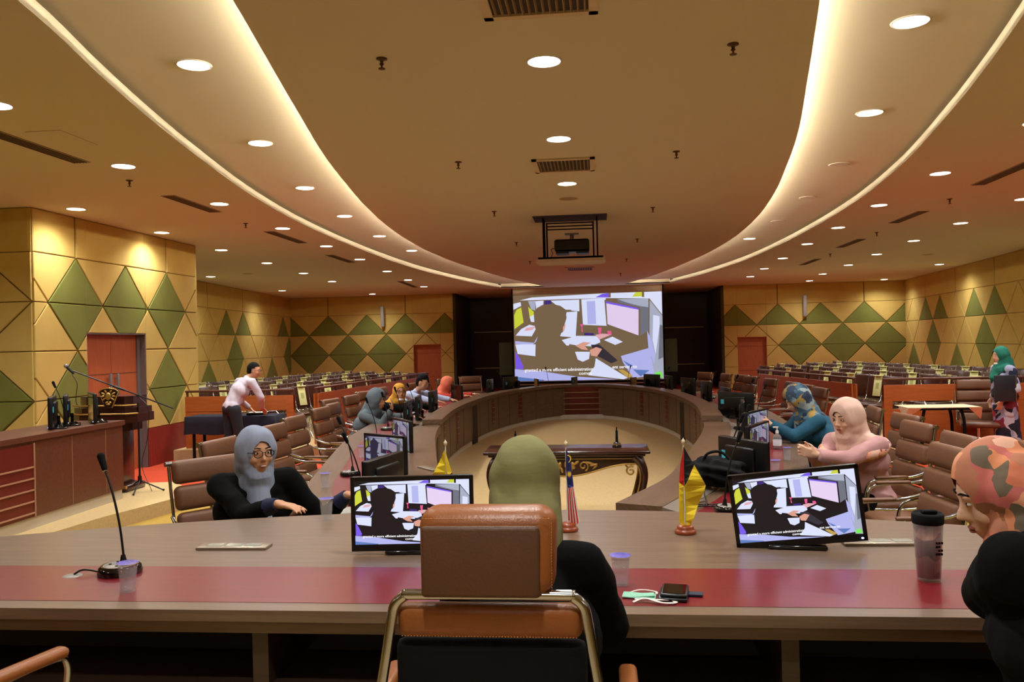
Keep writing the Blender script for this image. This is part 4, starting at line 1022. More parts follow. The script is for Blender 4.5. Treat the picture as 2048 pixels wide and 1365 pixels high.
# phone in a wallet, face mask
o = empty('phone', (0.575, 2.79, TZ + 0.002), -0.15); tag(o, 'black phone in a folding case lying on the red inlay', 'phone')
b = MB(); b.rbox((0, 0, 0.006), (0.095, 0.13, 0.012), 0.004); b.rbox((0.004, 0.002, 0.018), (0.088, 0.122, 0.012), 0.005); b.build('phone_case', M_BLACK, o)
b = MB(); b.box((0.004, 0.004, 0.0245), (0.074, 0.105, 0.0015)); b.build('screen', M_BLACKGL, o)
b = MB(); b.box((0.07, 0.02, 0.005), (0.05, 0.035, 0.006)); b.build('case_tab', mat('navy_strap', (34, 38, 58), 0.6), o)
o = empty('face_mask', (0.475, 2.745, TZ + 0.002), 0.1); tag(o, 'crumpled green and white face mask with looped straps by the phone', 'face mask')
b = MB(); b.rbox((-0.01, 0.035, 0.004), (0.11, 0.05, 0.005), 0.002, 0, (0.05, 0.04, -0.25)); b.rbox((0.0, 0.03, 0.008), (0.08, 0.03, 0.004), 0.002, 0, (0.1, -0.05, -0.1)); b.build('mask_cloth', mat('mint_cloth', (140, 196, 168), 0.8), o)
b = MB()
def ribbon(pts, w):
    vs = []; fs = []; P = [Vector(p) for p in pts]
    for i, p in enumerate(P):
        t = (P[min(i + 1, len(P) - 1)] - P[max(i - 1, 0)]).normalized(); n = Vector((-t.y, t.x, 0)); vs += [p - n * w / 2, p + n * w / 2, p + n * w / 2 + Vector((0, 0, .0015)), p - n * w / 2 + Vector((0, 0, .0015))]
    for i in range(len(P) - 1):
        for a in range(4): fs.append((4 * i + a, 4 * i + (a + 1) % 4, 4 * i + 4 + (a + 1) % 4, 4 * i + 4 + a))
    b.add(vs, fs, 0, True)
ribbon(catmull([(-0.03, 0.0, 0.004), (0.03, -0.025, 0.008), (0.085, -0.02, 0.004), (0.095, -0.045, 0.003), (0.05, -0.05, 0.006), (0.0, -0.02, 0.012), (-0.04, -0.03, 0.004)], 5), 0.012)
ribbon(catmull([(-0.05, 0.06, 0.004), (0.0, 0.085, 0.008), (0.05, 0.075, 0.004), (0.05, 0.05, 0.003)], 5), 0.008)
b.build('strap', mat('white_cloth', (222, 214, 204), 0.8), o)
# tall tumbler
o = empty('tumbler', (1.47, 3.0, TZ + 0.001)); tag(o, 'tall clear tumbler with a black lid and pink photo insert by the woman in orange', 'tumbler')
b = MB(); b.lathe([(0.0, 0.0), (0.036, 0.0), (0.038, 0.006), (0.049, 0.205), (0.047, 0.205), (0.036, 0.01), (0.0, 0.008)], 0, 32); b.build('outer_wall', mat('tumbler_plastic', (236, 226, 224), 0.08, trans=0.85, ior=1.2, alpha=0.5), o)
b = MB(); b.lathe([(0.0, 0.012), (0.033, 0.012), (0.0435, 0.185), (0.0, 0.19)], 0, 32); b.build('insert', patterned('tumbler_print', [(216, 170, 140), (222, 184, 160), (206, 150, 118), (226, 196, 176), (110, 84, 72)], 16), o)
b = MB(); b.lathe([(0.050, 0.198), (0.052, 0.205), (0.052, 0.228), (0.046, 0.236), (0.044, 0.232), (0.0, 0.230)], 0, 32); b.rbox((0.0, -0.012, 0.240), (0.05, 0.03, 0.014), 0.005); b.build('lid', M_BLACKM, o)
b = MB()
for r_ in range(4):
    for c_ in range(3):
        if (r_ * 3 + c_) % 5 != 3: b.box((0.010 + 0.009 * c_, -0.0445 - 0.0012 * r_ + 0.0015 * c_, 0.10 + 0.013 * r_), (0.0065, 0.002, 0.008))
b.build('printed_mark', M_BLACKM, o)
# table flags
def flag_base(o, h, m=None):
    b = MB(); b.lathe([(0.0, 0.0), (0.046, 0.0), (0.048, 0.010), (0.042, 0.018), (0.036, 0.022), (0.038, 0.030), (0.030, 0.036), (0.0, 0.038)], 0, 28); b.build('wooden_base', wood('cherry_wood', (128, 54, 24), (156, 72, 34), 0.3, (4, 4, 10), 3), o)
    b = MB(); b.cone((0, 0, 0.036), (0, 0, h), 0.003, 0.003, 0, 8); b.build('pole', M_WHITE, o)
    b = MB(); b.lathe([(0.0, h - 0.008), (0.005, h - 0.006), (0.0075, h), (0.009, h + 0.006), (0.0075, h + 0.012), (0.003, h + 0.017), (0.0, h + 0.024)], 0, 14); b.build('finial', mat('ivory_finial', (226, 208, 170), 0.4), o)
def flag_cloth(o, pieces, mats):
    """pieces: list of (material index, outline as (x, z)); folds ripple the cloth in depth"""
    b = MB()
    for mi, poly in pieces:
        # refine
        P2 = []
        for i in range(len(poly)):
            a, c = poly[i], poly[(i + 1) % len(poly)]
            for k in range(6): P2.append((a[0] + (c[0] - a[0]) * k / 6, a[1] + (c[1] - a[1]) * k / 6))
        f = lambda p: -0.006 + 0.011 * math.sin(p[0] * 95 + p[1] * 14) + 0.15 * p[0]
        vs = [(p[0], f(p), p[1]) for p in P2]; tris = tessellate_polygon([[Vector((p[0], p[1], 0)) for p in P2]])
        b.add(vs, [tuple(t) for t in tris], mi, False)
    ob = b.build('flag_cloth', mats, o)
    bm = bmesh.new(); bm.from_mesh(ob.data)
    bmesh.ops.subdivide_edges(bm, edges=bm.edges[:], cuts=1, use_grid_fill=True)
    bmesh.ops.recalc_face_normals(bm, faces=bm.faces[:])
    r = bmesh.ops.solidify(bm, geom=bm.faces[:], thickness=0.0012); bm.to_mesh(ob.data); bm.free()
    return ob
F_Y = mat('flag_yellow', (236, 204, 36), 0.75); F_K = mat('flag_black', (26, 24, 24), 0.8); F_R = mat('flag_red', (206, 34, 30), 0.75)
F_B = mat('flag_blue', (34, 40, 104), 0.8); F_W = mat('flag_white', (224, 216, 206), 0.8)
k = 0.000560
def fp(X, Y, x0, z0, kk): return ((X - x0) * kk, z0 - (Y - 290) * kk)
o = empty('table_flag', (0.71, 3.70, TZ)); tag(o, 'table flag in yellow with a red and black corner on a round wooden base', 'flag', 'table flags')
flag_base(o, 0.40)
g = lambda X, Y: fp(X, Y, 515, 0.385, k)
flag_cloth(o, [(1, [g(515, 290), g(598, 440), g(516, 605)]), (2, [g(513, 292), g(513, 605), g(476, 572), g(488, 430)]),
               (0, [g(598, 440), g(682, 600), g(660, 660), g(620, 760), g(560, 900), g(540, 945), g(516, 935), g(516, 605)]), (0, [g(476, 572), g(513, 605), g(513, 930), g(490, 915), g(468, 880), g(470, 720)])], [F_Y, F_K, F_R])
o = empty('table_flag', (0.19, 3.75, TZ)); tag(o, 'table flag with blue corner, yellow star and red and white stripes beside the olive scarf', 'flag', 'table flags')
flag_base(o, 0.39)
kk = 0.00062
g = lambda X, Y: fp(X, Y - 300, 812, 0.375, kk)
pcs = [(0, [g(814, 590), g(838, 650), g(850, 730), g(863, 868), g(818, 880), g(810, 730)])]
N = 8
for i in range(N):
    t0, t1 = i / N, (i + 1) / N
    tp = lambda t: (818 + (863 - 818) * t, 880 - 12 * t); bt = lambda t: (818 + (903 - 818) * t, 1090 + 60 * math.sin(PI * (t * 0.75 + 0.1)))
    pcs.append((1 if i % 2 == 0 else 2, [g(*tp(t0)), g(*tp(t1)), g(*bt(t1)), g(*bt(t0))]))
flag_cloth(o, pcs, [F_B, F_R, F_W])
b = MB(); cx, cz = g(832, 775); n = 14; pts = []
for i in range(2 * n):
    r_ = 0.013 if i % 2 == 0 else 0.006; a = PI * i / n; pts.append((cx + r_ * math.cos(a), cz + r_ * 1.3 * math.sin(a)))
yb = lambda x, z: -0.006 + 0.011 * math.sin(x * 95 + z * 14) + 0.15 * x - 0.003
vs = [(p[0], yb(*p), p[1]) for p in pts] + [(cx, yb(cx, cz), cz)]
b.add(vs, [(i, (i + 1) % (2 * n), 2 * n) for i in range(2 * n)], 0)
b.build('star', F_Y, o); b = MB()
cx, cz = g(824, 665)
cr = [(cx + 0.016 * math.cos(a), cz + 0.018 * math.sin(a)) for a in [PI * (-0.4 + 0.9 * i / 8) for i in range(9)]] + [(cx - 0.003 + 0.014 * math.cos(a), cz + 0.015 * math.sin(a)) for a in [PI * (0.5 - 0.9 * i / 8) for i in range(9)]]
vs = [(p[0], yb(*p), p[1]) for p in cr]; b.add(vs, [tuple(t) for t in tessellate_polygon([[Vector((p[0], p[1], 0)) for p in cr]])], 0)
b.build('crescent', F_Y, o)
o = empty('table_flag', (-0.385, 3.86, TZ)); tag(o, 'yellow and black table flag rising behind the left head table monitor', 'flag', 'table flags')
flag_base(o, 0.385)
k3 = 0.00047
g = lambda X, Y: ((X - 1246) * k3, 0.36 - (Y - 945) * k3)
flag_cloth(o, [(0, [g(1243, 940), g(1243, 1400), g(1130, 1390), g(1060, 1320), g(1110, 1210)]), (0, [g(1250, 950), g(1308, 1175), g(1262, 1205)]), (1, [g(1262, 1205), g(1308, 1175), g(1350, 1330), g(1300, 1420), g(1255, 1420)])], [F_Y, F_K])
# papers and laptop-like folders at the left
o = empty('paper_stack', (-1.02, 4.12, TZ - 0.148)); 
bpy.data.objects.remove(o)
b = MB(); b.rbox((0, 0, 0.006), (0.30, 0.21, 0.012), 0.002); b.rbox((0.01, 0.01, 0.0175), (0.29, 0.2, 0.010), 0.002)
o = b.build('folder', mat('pale_folder', (176, 172, 160), 0.4), None, (-1.12, 4.85, 0.752), 0.3); tag(o, 'pale folder lying by the hand of the woman in the blue-grey scarf', 'folder')
# sanitiser bottle
o = empty('sanitizer_bottle', (1.93, 7.6, 0.7525)); tag(o, 'clear pump bottle of hand sanitiser between the two women on the right', 'bottle')
b = MB(); b.lathe([(0.0, 0.0), (0.034, 0.0), (0.038, 0.01), (0.038, 0.10), (0.028, 0.125), (0.013, 0.135), (0.013, 0.145), (0.0, 0.146)], 0, 20); b.build('bottle', mat('clear_bottle', (228, 232, 230), 0.08, trans=0.8, ior=1.2, alpha=0.7), o)
b = MB(); b.cone((0, 0, 0.14), (0, 0, 0.165), 0.015, 0.013, 0, 14); b.cone((0, 0, 0.16), (0, 0, 0.19), 0.005, 0.005, 0, 8); b.box((-0.012, 0, 0.195), (0.045, 0.016, 0.012)); b.build('pump', M_WHITE, o)
b = MB(); b.lathe([(0.0385, 0.03), (0.0385, 0.08)], 0, 20); b.build('paper_label', mat('label_paper', (220, 224, 232), 0.6), o)
# phone of the woman in pink and black bag
b = MB(); b.rbox((0, 0, 0.006), (0.17, 0.09, 0.012), 0.004); o = b.build('wallet', M_BLACK, None, (1.78, 6.05, 0.7525), 0.5); tag(o, 'black wallet lying open before the woman in pink', 'wallet')
b = MB(); b.rbox((0, 0, 0.003), (0.18, 0.08, 0.006), 0.002); o = b.build('face_mask', mat('blue_mask', (110, 150, 176), 0.8), None, (1.92, 6.30, 0.7525), 0.3); tag(o, 'pale blue face mask on the desk before the woman in pink', 'face mask')
def blob_bag():
    bm = bmesh.new(); bmesh.ops.create_icosphere(bm, subdivisions=4, radius=1)
    for v in bm.verts:
        p = v.co; n = 0.16 * math.sin(5 * p.x + 2 * p.z) * math.cos(6 * p.y) + 0.10 * math.sin(11 * p.z + 4 * p.x) + 0.06 * math.sin(17 * p.y + 9 * p.x)
        v.co = Vector((p.x * 0.15 * (1 + n), p.y * 0.20 * (1 + n), max(-0.085, p.z * 0.10 * (1 + n))))
    me = bpy.data.meshes.new('bag'); bm.to_mesh(me); bm.free(); me.materials.append(M_BLACKM); me.polygons.foreach_set('use_smooth', [True] * len(me.polygons)); return me
o = empty('handbag', (1.12, 5.62, 0.868), 0.5); tag(o, 'slumped black handbag beside the monitor with the cyan sticker', 'bag')
link('bag_body', blob_bag(), o)
b = MB(); b.tube(catmull([(-0.08, 0.05, 0.05), (-0.06, 0.02, 0.12), (0.02, -0.02, 0.13), (0.07, -0.08, 0.06)], 6), 0.009); b.build('handle', M_BLACKM, o)
b = MB(); pts = [(0.92 + 0.05 * math.cos(t * 1.3) * (1 + 0.2 * math.sin(t * 3)) + 0.012 * t, 5.0 + 0.035 * math.sin(t * 1.3), 0.765 + 0.003 * math.sin(t * 4)) for t in [i * 0.4 for i in range(40)]]
b.tube([(1.0, 5.45, 0.80)] + pts, 0.004); tag(b.build('coiled_cable', M_BLACK, None), 'coiled black cable on the right ring desk below the handbag', 'cable')

# ------------------------------------------------------------------ carved signing table in the pit
dt = empty('signing_table', (0.05, 7.45, 0.12)); tag(dt, 'carved dark mahogany signing table with gilded scrolls standing in the pit', 'table')
b = MB(); b.rbox((0, 0, 0.665), (1.46, 0.50, 0.03), 0.010); b.rbox((0, 0, 0.64), (1.38, 0.43, 0.03), 0.012); b.build('tabletop', M_MAHOG, dt)
b = MB()
def apron_poly(): 
    t = [(-0.64, 0.63), (0.64, 0.63)]; lo = []
    for i in range(41):
        x = 0.62 - 1.24 * i / 40; a = abs(x) / 0.62
        z = 0.555 - 0.105 * (0.5 + 0.5 * math.cos(PI * min(1, a * 1.12))) * 1.0
        lo.append((x, z))
    return t + lo
ap = apron_poly()
for y0 in (-0.19, 0.17):
    vs = [(p[0], y0, p[1]) for p in ap] + [(p[0], y0 + 0.02, p[1]) for p in ap]; n = len(ap)
    tr = tessellate_polygon([[Vector((p[0], p[1], 0)) for p in ap]])
    b.add(vs, [tuple(t) for t in tr] + [tuple(i + n for i in t) for t in tr] + [(i, (i + 1) % n, (i + 1) % n + n, i + n) for i in range(n)], 0)
for x0 in (-0.63, 0.61): b.box((x0 + 0.01, 0, 0.59), (0.02, 0.36, 0.09))
b.build('apron', M_MAHOG, dt)
b = MB()
edge = [(p[0], -0.196, p[1] + 0.004) for p in ap[2:]]
b.tube(edge, 0.008, 0, 6)
b.tube([(-0.60, -0.194, 0.606), (0.60, -0.194, 0.606)], 0.004, 0, 6)
def spiral(cx, cz, r, turns, a0, sg, y=-0.200, rad=0.008, z0=0):
    return [(cx + sg * r * (1 - t * 0.8) * math.cos(a0 + turns * 2 * PI * t), y, cz + r * (1 - t * 0.8) * math.sin(a0 + turns * 2 * PI * t)) for t in [i / 22 for i in range(23)]]
for s in (-1, 1):
    b.tube(spiral(s * 0.15, 0.545, 0.045, 1.3, -1.2, s), 0.008, 0, 6)
    for j, (x, z, rx, rz_, an) in enumerate(((0.21, 0.57, 0.045, 0.012, -0.3), (0.24, 0.555, 0.04, 0.011, 0.2), (0.25, 0.535, 0.03, 0.009, 0.7), (0.06, 0.55, 0.02, 0.035, 0.3), (0.09, 0.575, 0.03, 0.014, 0.6), (0.04, 0.51, 0.014, 0.028, -0.3))):
        b.ell((s * x, -0.200, z), (rx, 0.012, rz_), 0, (0, -s * an, 0), 10, 6)
b.ell((0, -0.202, 0.56), (0.022, 0.014, 0.03), 0, None, 10, 6)
b.build('gilded_scroll', M_GOLD, dt)
for sx in (-1, 1):
    for sy in (-1, 1):
        b = MB(); P3 = catmull([(sx * 0.60, sy * 0.175, 0.62), (sx * 0.655, sy * 0.19, 0.55), (sx * 0.675, sy * 0.20, 0.44), (sx * 0.64, sy * 0.195, 0.28), (sx * 0.60, sy * 0.19, 0.14), (sx * 0.625, sy * 0.20, 0.03), (sx * 0.66, sy * 0.21, 0.012)], 6)
        n = len(P3); b.tube(P3, 0.03, 0, 10, radii=[0.045 - 0.026 * min(1, i / (n * 0.75)) for i in range(n)]); b.ell((sx * 0.655, sy * 0.205, 0.02), (0.035, 0.03, 0.02), 0, None, 12, 8)
        lg = b.build('leg', M_MAHOG, dt)
        b = MB(); P4 = [Vector(p) + Vector((-sx * 0.034, -0.02 if sy < 0 else 0.02, 0)) for p in P3[6:-6]]
        b.tube(P4, 0.008, 0, 6)
        b.tube([(sx * 0.56 + (sx * 0.045 * (1 - t * .8)) * math.cos(1.0 + t * 8), sy * 0.212, 0.50 + 0.045 * (1 - t * .8) * math.sin(1.0 + t * 8)) for t in [i / 20 for i in range(21)]], 0.009, 0, 6)
        b.build('gilded_scroll', M_GOLD, lg)
for x, y, h, l in ((-0.42, 7.52, 0.10, 'small black pen stand on the left of the signing table'), (0.50, 7.47, 0.13, 'taller black pen stand on the right of the signing table')):
    o = empty('pen_stand', (x, y, 0.801)); tag(o, l, 'pen stand', 'pen stands on the signing table')
    b = MB(); b.lathe([(0.0, 0.0), (0.042, 0.0), (0.042, 0.012), (0.034, 0.022), (0.034, 0.034), (0.024, 0.044), (0.0, 0.046)], 0, 20); b.build('stand_base', M_BLACKGL, o)
    b = MB(); b.cone((0, 0, 0.045), (0, 0, 0.045 + h * 0.8), 0.013, 0.010, 0, 10); b.cone((0, 0, 0.045 + h * 0.8), (0, 0, 0.05 + h), 0.006, 0.004, 0, 8); b.build('pen', M_BLACKM, o)
    b = MB(); b.lathe([(0.036, 0.020), (0.037, 0.024), (0.036, 0.028)], 0, 20); b.build('ring_trim', M_GOLD, o)

# ------------------------------------------------------------------ side desks on the platforms
def side_desk(s, ye, label):
    o = empty('platform_desk', (0, 0, 0)); tag(o, label, 'desk', 'long desks on the side platforms')
    X = s * 4.85; y0 = 5.3
    b = MB(); b.box((X + s * 0.30, (y0 + ye) / 2, 0.985), (0.64, ye - y0 + 0.04, 0.05)); b.build('desk_top', M_BROWNW, o)
    b = MB(); b.box((X + s * 0.02, (y0 + ye) / 2, 0.61), (0.04, ye - y0, 0.70)); b.box((X + s * 0.30, ye - 0.02, 0.61), (0.56, 0.04, 0.70))
    for yy in (ye - 0.88, ye - 0.32): b.box((X - s * 0.001, yy, 0.60), (0.004, 0.006, 0.68), 1)
    b.build('front_panel', [M_BROWNW, mat('seam', (150, 108, 80), 0.5)], o)
    b = MB(); b.box((X + s * 0.03, (y0 + ye) / 2, 0.205), (0.03, ye - y0 - 0.02, 0.11)); b.box((X + s * 0.30, ye - 0.03, 0.205), (0.5, 0.03, 0.11)); b.build('kick_board', M_KICK, o)
    yr = ye - 1.45
    b = MB(); b.box((X - s * 0.004, (y0 + yr) / 2, 0.60), (0.012, yr - y0, 0.66)); b.build('red_panel', M_REDPAN, o)
    b = MB()
    for k in range(5): b.box((X - s * 0.012, (y0 + yr) / 2, 0.30 + 0.105 * k), (0.014, yr - y0, 0.014))
    b.box((X - s * 0.012, yr, 0.60), (0.014, 0.014, 0.68)); b.build('panel_slat', mat('pale_metal_slat', (178, 132, 104), 0.4, 0.2), o)
side_desk(-1, 8.56, 'long brown desk with red slatted front on the left carpeted platform')
side_desk(1, 8.9, 'brown desk end at the right rim of the frame, beyond the woman in orange')
for x, y, rz, l in ((-5.1, 7.72, face(-0.86, -0.50), 'black monitor edge-on on the left platform desk, the pair nearer the frame edge'), (-5.16, 8.02, face(-0.84, -0.54), 'black monitor just behind the edge-on one on the left platform desk'), (-5.05, 8.30, face(-0.78, -0.62), 'taller black monitor on the left platform desk beside the lectern')):
    MK.at((x, y, 1.01 + 0.168), rz, l, 'platform desk monitors')
MC.at((-5.12, 7.95, 1.011), math.radians(-80), 'slim gooseneck microphone between the monitors on the left platform desk', 'gooseneck microphones')
# lectern
le = empty('lectern', (-5.33, 9.12, 0.15)); tag(le, 'dark mahogany lectern with gilded edges and a golden crest behind the left platform desk', 'lectern')
b = MB(); b.prism([(-0.42, -0.10), (-0.22, -0.26), (0.34, -0.26), (0.42, -0.16), (0.42, 0.20), (-0.42, 0.20)], 0.80, 0.90, 0); b.prism([(-0.34, -0.05), (-0.18, -0.18), (0.28, -0.18), (0.34, -0.1), (0.34, 0.18), (-0.34, 0.18)], 0.96, 1.10, 0)
b.prism([(-0.40, -0.08), (-0.2, -0.24), (0.32, -0.24), (0.4, -0.14), (0.40, 0.19), (-0.40, 0.19)], 0.90, 0.97, 0); b.prism([(-0.3, -0.05), (-0.15, -0.16), (0.22, -0.16), (0.3, -0.06), (0.3, 0.15), (-0.3, 0.15)], 0.70, 0.80, 0)
b.build('reading_top', M_MAHOG, le)
b = MB(); b.rbox((0, 0, 0.36), (0.42, 0.26, 0.70), 0.02); b.rbox((0, 0, 0.04), (0.6, 0.4, 0.08), 0.02); b.build('pedestal', M_MAHOG, le)
b = MB()
for z in (0.905, 1.0):
    k_ = 1.0 if z < 0.95 else 0.95
    b.tube([(-0.43 * k_, -0.10 * k_, z), (-0.22 * k_, -0.27 * k_, z), (0.35 * k_, -0.27 * k_, z), (0.43 * k_, -0.16 * k_, z)], 0.009, 0, 6)
for sx in (-0.06, 0.06): b.lathe([(0.04, 0), (0.045, 0.02), (0.02, 0.05)], 0, 12, (sx, -0.2, 0.74))
b.tube([(-0.3, -0.21, 0.06), (0.3, -0.21, 0.06)], 0.02, 0, 6)
b.build('gilded_edge', M_GOLD, le)
b = MB(); P5 = [(-0.045, -0.11), (0.045, -0.11), (0.125, 0.075), (0.085, 0.105), (0.0, 0.12), (-0.085, 0.105), (-0.125, 0.075)]
vs = [(p[0] * 0.92, 0, p[1] * 0.92) for p in P5] + [(p[0] * 0.92, 0.02, p[1] * 0.92) for p in P5]; n = 7
b.add(vs, [tuple(range(n - 1, -1, -1))[::-1], tuple(range(n, 2 * n))] + [(i, (i + 1) % n, (i + 1) % n + n, i + n) for i in range(n)], 0)
b.tube([(p[0] * 0.95, -0.004, p[1] * 0.95) for p in P5], 0.007, 1, 6, closed=True)
b.ell((0, -0.012, 0.02), (0.035, 0.012, 0.045), 1, None, 12, 8)
for sx in (-1, 1):
    for (x, z, rx, rz_, an) in ((0.06, 0.05, 0.03, 0.012, 0.5), (0.065, 0.02, 0.028, 0.012, -0.1), (0.05, -0.01, 0.03, 0.01, -0.6), (0.03, 0.075, 0.02, 0.01, 0.9), (0.02, -0.05, 0.02, 0.012, -0.2)):
        b.ell((sx * x, -0.010, z), (rx, 0.009, rz_), 1, (0, -sx * an, 0), 8, 6)
b.ell((0, -0.012, -0.07), (0.028, 0.009, 0.012), 1, None, 8, 6)
o = b.build('crest', [M_MAHOG, M_GOLD], le, (0.16, -0.29, 1.09))
# microphone stand with boom
ms = empty('microphone_stand', (-4.92, 9.0, 0.15)); tag(ms, 'black boom microphone stand on the left platform beside the lectern', 'microphone stand')
b = MB(); b.cone((0, 0, 0.12), (0, 0, 1.02), 0.012, 0.009, 0, 8); b.cone((0, 0, 0.10), (0, 0, 0.18), 0.025, 0.02, 0, 10); b.build('pole', M_BLACK, ms)
for a in (0.1, -1.3, 2.6):
    b = MB(); b.cone((0, 0, 0.13), (0.27 * math.cos(a), 0.27 * math.sin(a), 0.012), 0.009, 0.008, 0, 8); b.ell((0.27 * math.cos(a), 0.27 * math.sin(a), 0.013), 0.013, 0, None, 8, 6); b.build('leg', M_BLACK, ms)
b = MB(); b.cone((0.42, 0.0, 0.95), (-0.78, 0.0, 1.40), 0.008, 0.008, 0, 8); b.cone((-0.3, 0, 1.22), (-0.16, 0, 1.168), 0.013, 0.013, 0, 8); b.ell((0, 0, 1.105), 0.02, 0, None, 10, 8); b.build('boom', M_BLACK, ms)
b = MB(); b.cone((-0.78, 0, 1.37), (-0.86, 0, 1.45), 0.012, 0.018, 0, 10); b.ell((-0.87, 0, 1.46), (0.026, 0.026, 0.026), 1, None, 12, 8); b.build('microphone', [M_BLACK, M_GREYM], ms)
b = MB(); b.tube(catmull([(-0.80, 0, 1.36), (-0.74, 0.0, 1.25), (-0.76, 0, 1.05), (-0.7, 0, 0.95)], 5), 0.004); b.tube(catmull([(0.0, 0.01, 1.09), (0.12, 0, 0.95), (0.10, 0, 0.6), (0.03, 0, 0.3), (0.2, -0.1, 0.02)], 6), 0.004); b.build('cable', M_BLACK, ms)

# ------------------------------------------------------------------ orange wood barriers in front of the seating
def barrier(name, p, q, label, slot_end=None):
    p, q = Vector((*p, 0)), Vector((*q, 0)); L = (q - p).length; a = math.atan2(q.y - p.y, q.x - p.x)
    o = empty(name, (p.x, p.y, 0.16), a); tag(o, label, 'barrier', 'orange wood barriers before the seating')
    b = MB(); b.box((L / 2, 0, 0.72), (L, 0.05, 0.24)); b.build('upper_panel', M_ORANGE, o)
    b = MB()
    sx = 1.0
    if slot_end == 0: b.box((L / 2 + sx / 2, 0, 0.545), (L - sx, 0.04, 0.13)); 
    elif slot_end == 1: b.box((L / 2 - sx / 2, 0, 0.545), (L - sx, 0.04, 0.13))
    else: b.box((L / 2, 0, 0.545), (L, 0.04, 0.13))
    b.box((L / 2, 0, 0.24), (L, 0.04, 0.48)); b.build('lower_panel', M_ORANGE, o)
    b = MB(); b.box((L / 2, 0.0, 0.925), (L, 0.06, 0.035), bev=0.01); b.build('handrail', M_BROWNW, o)
    n = max(2, int(L / 0.8))
    for k in range(n + 1):
        b = MB(); b.box((0.03 + (L - 0.06) * k / n, 0, 0.875), (0.03, 0.03, 0.07)); b.build('rail_post', M_BROWNW, o)
    b = MB(); b.box((0.06 if slot_end != 1 else L - 0.06, 0, 0.42), (0.12, 0.09, 0.84)); b.build('end_post', M_ORANGE, o)
    return o
barrier('barrier', (-6.35, 12.85), (-4.52, 12.85), 'orange wood barrier with brown handrail behind the blue table and leaning man', 1)
barrier('barrier', (4.55, 12.75), (8.6, 12.75), 'orange wood barrier with brown handrail behind the small table on the right', 0)
barrier('barrier', (-4.28, 13.2), (-3.72, 19.6), 'orange wood barrier running away behind the left ring chairs', 0)
barrier('barrier', (4.28, 13.2), (3.66, 17.6), 'orange wood barrier running away behind the right ring chairs', 0)

# ------------------------------------------------------------------ audience chairs
def make_link_chair(sign):
    o = empty('audience_chair'); tag(o, 'c', 'chair', 'brown linked audience chairs')
    b = MB(); b.rbox((0, -0.02, 0.43), (0.44, 0.44, 0.07), 0.03); b.build('seat', M_SEATBR, o)
    b = MB(); b.rbox((0, 0.24, 0.70), (0.44, 0.06, 0.40), 0.028, 0, (-0.2, 0, 0)); b.build('backrest', M_SEATBR, o)
    b = MB()
    for s in (-1, 1):
        b.tube([(s * 0.235, -0.20, 0.01), (s * 0.235, 0.04, 0.38), (s * 0.235, 0.20, 0.50), (s * 0.235, 0.30, 0.92)], 0.012, 0, 6)
        b.tube([(s * 0.235, 0.22, 0.01), (s * 0.235, 0.04, 0.38), (s * 0.235, -0.2, 0.42)], 0.010, 0, 6)
    b.box((0, 0.02, 0.385), (0.47, 0.03, 0.025))
    b.build('frame', M_CHROME, o)
    if sign:
        b = MB(); b.rbox((0.03, 0.20, 0.725), (0.17, 0.008, 0.36), 0.003, 0, (-0.2, 0, 0)); b.rbox((0.03, 0.225, 0.895), (0.17, 0.07, 0.008), 0.003)
        b.box((0.03, 0.1945, 0.72), (0.07, 0.002, 0.10), 1, (-0.2, 0, 0))
        b.build('paper_notice', [M_PAPER, mat('faded_print', (176, 178, 110), 0.8)], o)
    return Maker(o)
LC = (make_link_chair(False), make_link_chair(True))
ROWS = [((4.95, 14.0), 13, 0.13), ((5.85, 14.2), 15, 0.14), ((6.9, 14.9), 15, 0.16), ((8.05, 15.6), 15, 0.2)]
ni = {}
for s, side in ((-1, 'left'), (1, 'right')):
    for r, ((x0, y0), n, sl_) in enumerate(ROWS):
        d = Vector((-s * -sl_ * -1, 1, 0)).normalized() if False else Vector((-s * sl_ * 1.0, 1.0, 0)).normalized()
        nn = Vector((-s * 1.0, -sl_ * 1.0, 0)).normalized()
        for k in range(n):
            px = s * x0 + d.x * 0.53 * k; py = y0 + d.y * 0.53 * k
            if (r == 0 and k in (7,)) : continue
            sg = (k + r) % 2
            LC[sg].at((px, py, 0.16), face(nn.x, nn.y - 0.35) + random.uniform(-0.04, 0.04), '%s audience chair, %s from the near end, %s row out on the %s' % ('yellow-noticed brown' if sg else 'plain brown', ORD[k], ORD[r], side), 'brown linked audience chairs')
    # the first row facing the camera behind the near barrier
    for r, (yy, zz) in enumerate(((13.5, 0.16),)):
        for k in range(3 if s < 0 else 6):
            px = s * (5.9 + 0.56 * k) if s > 0 else -6.0 + 0.0 * k - 0.56 * k
            if s < 0: continue
            sg = k % 2
            LC[sg].at((s * (5.75 + 0.56 * k), yy, zz), 0.25 * s, '%s audience chair, %s along behind the near right barrier' % ('yellow-noticed brown' if sg else 'plain brown', ORD[k]), 'audience chairs behind the right barrier')

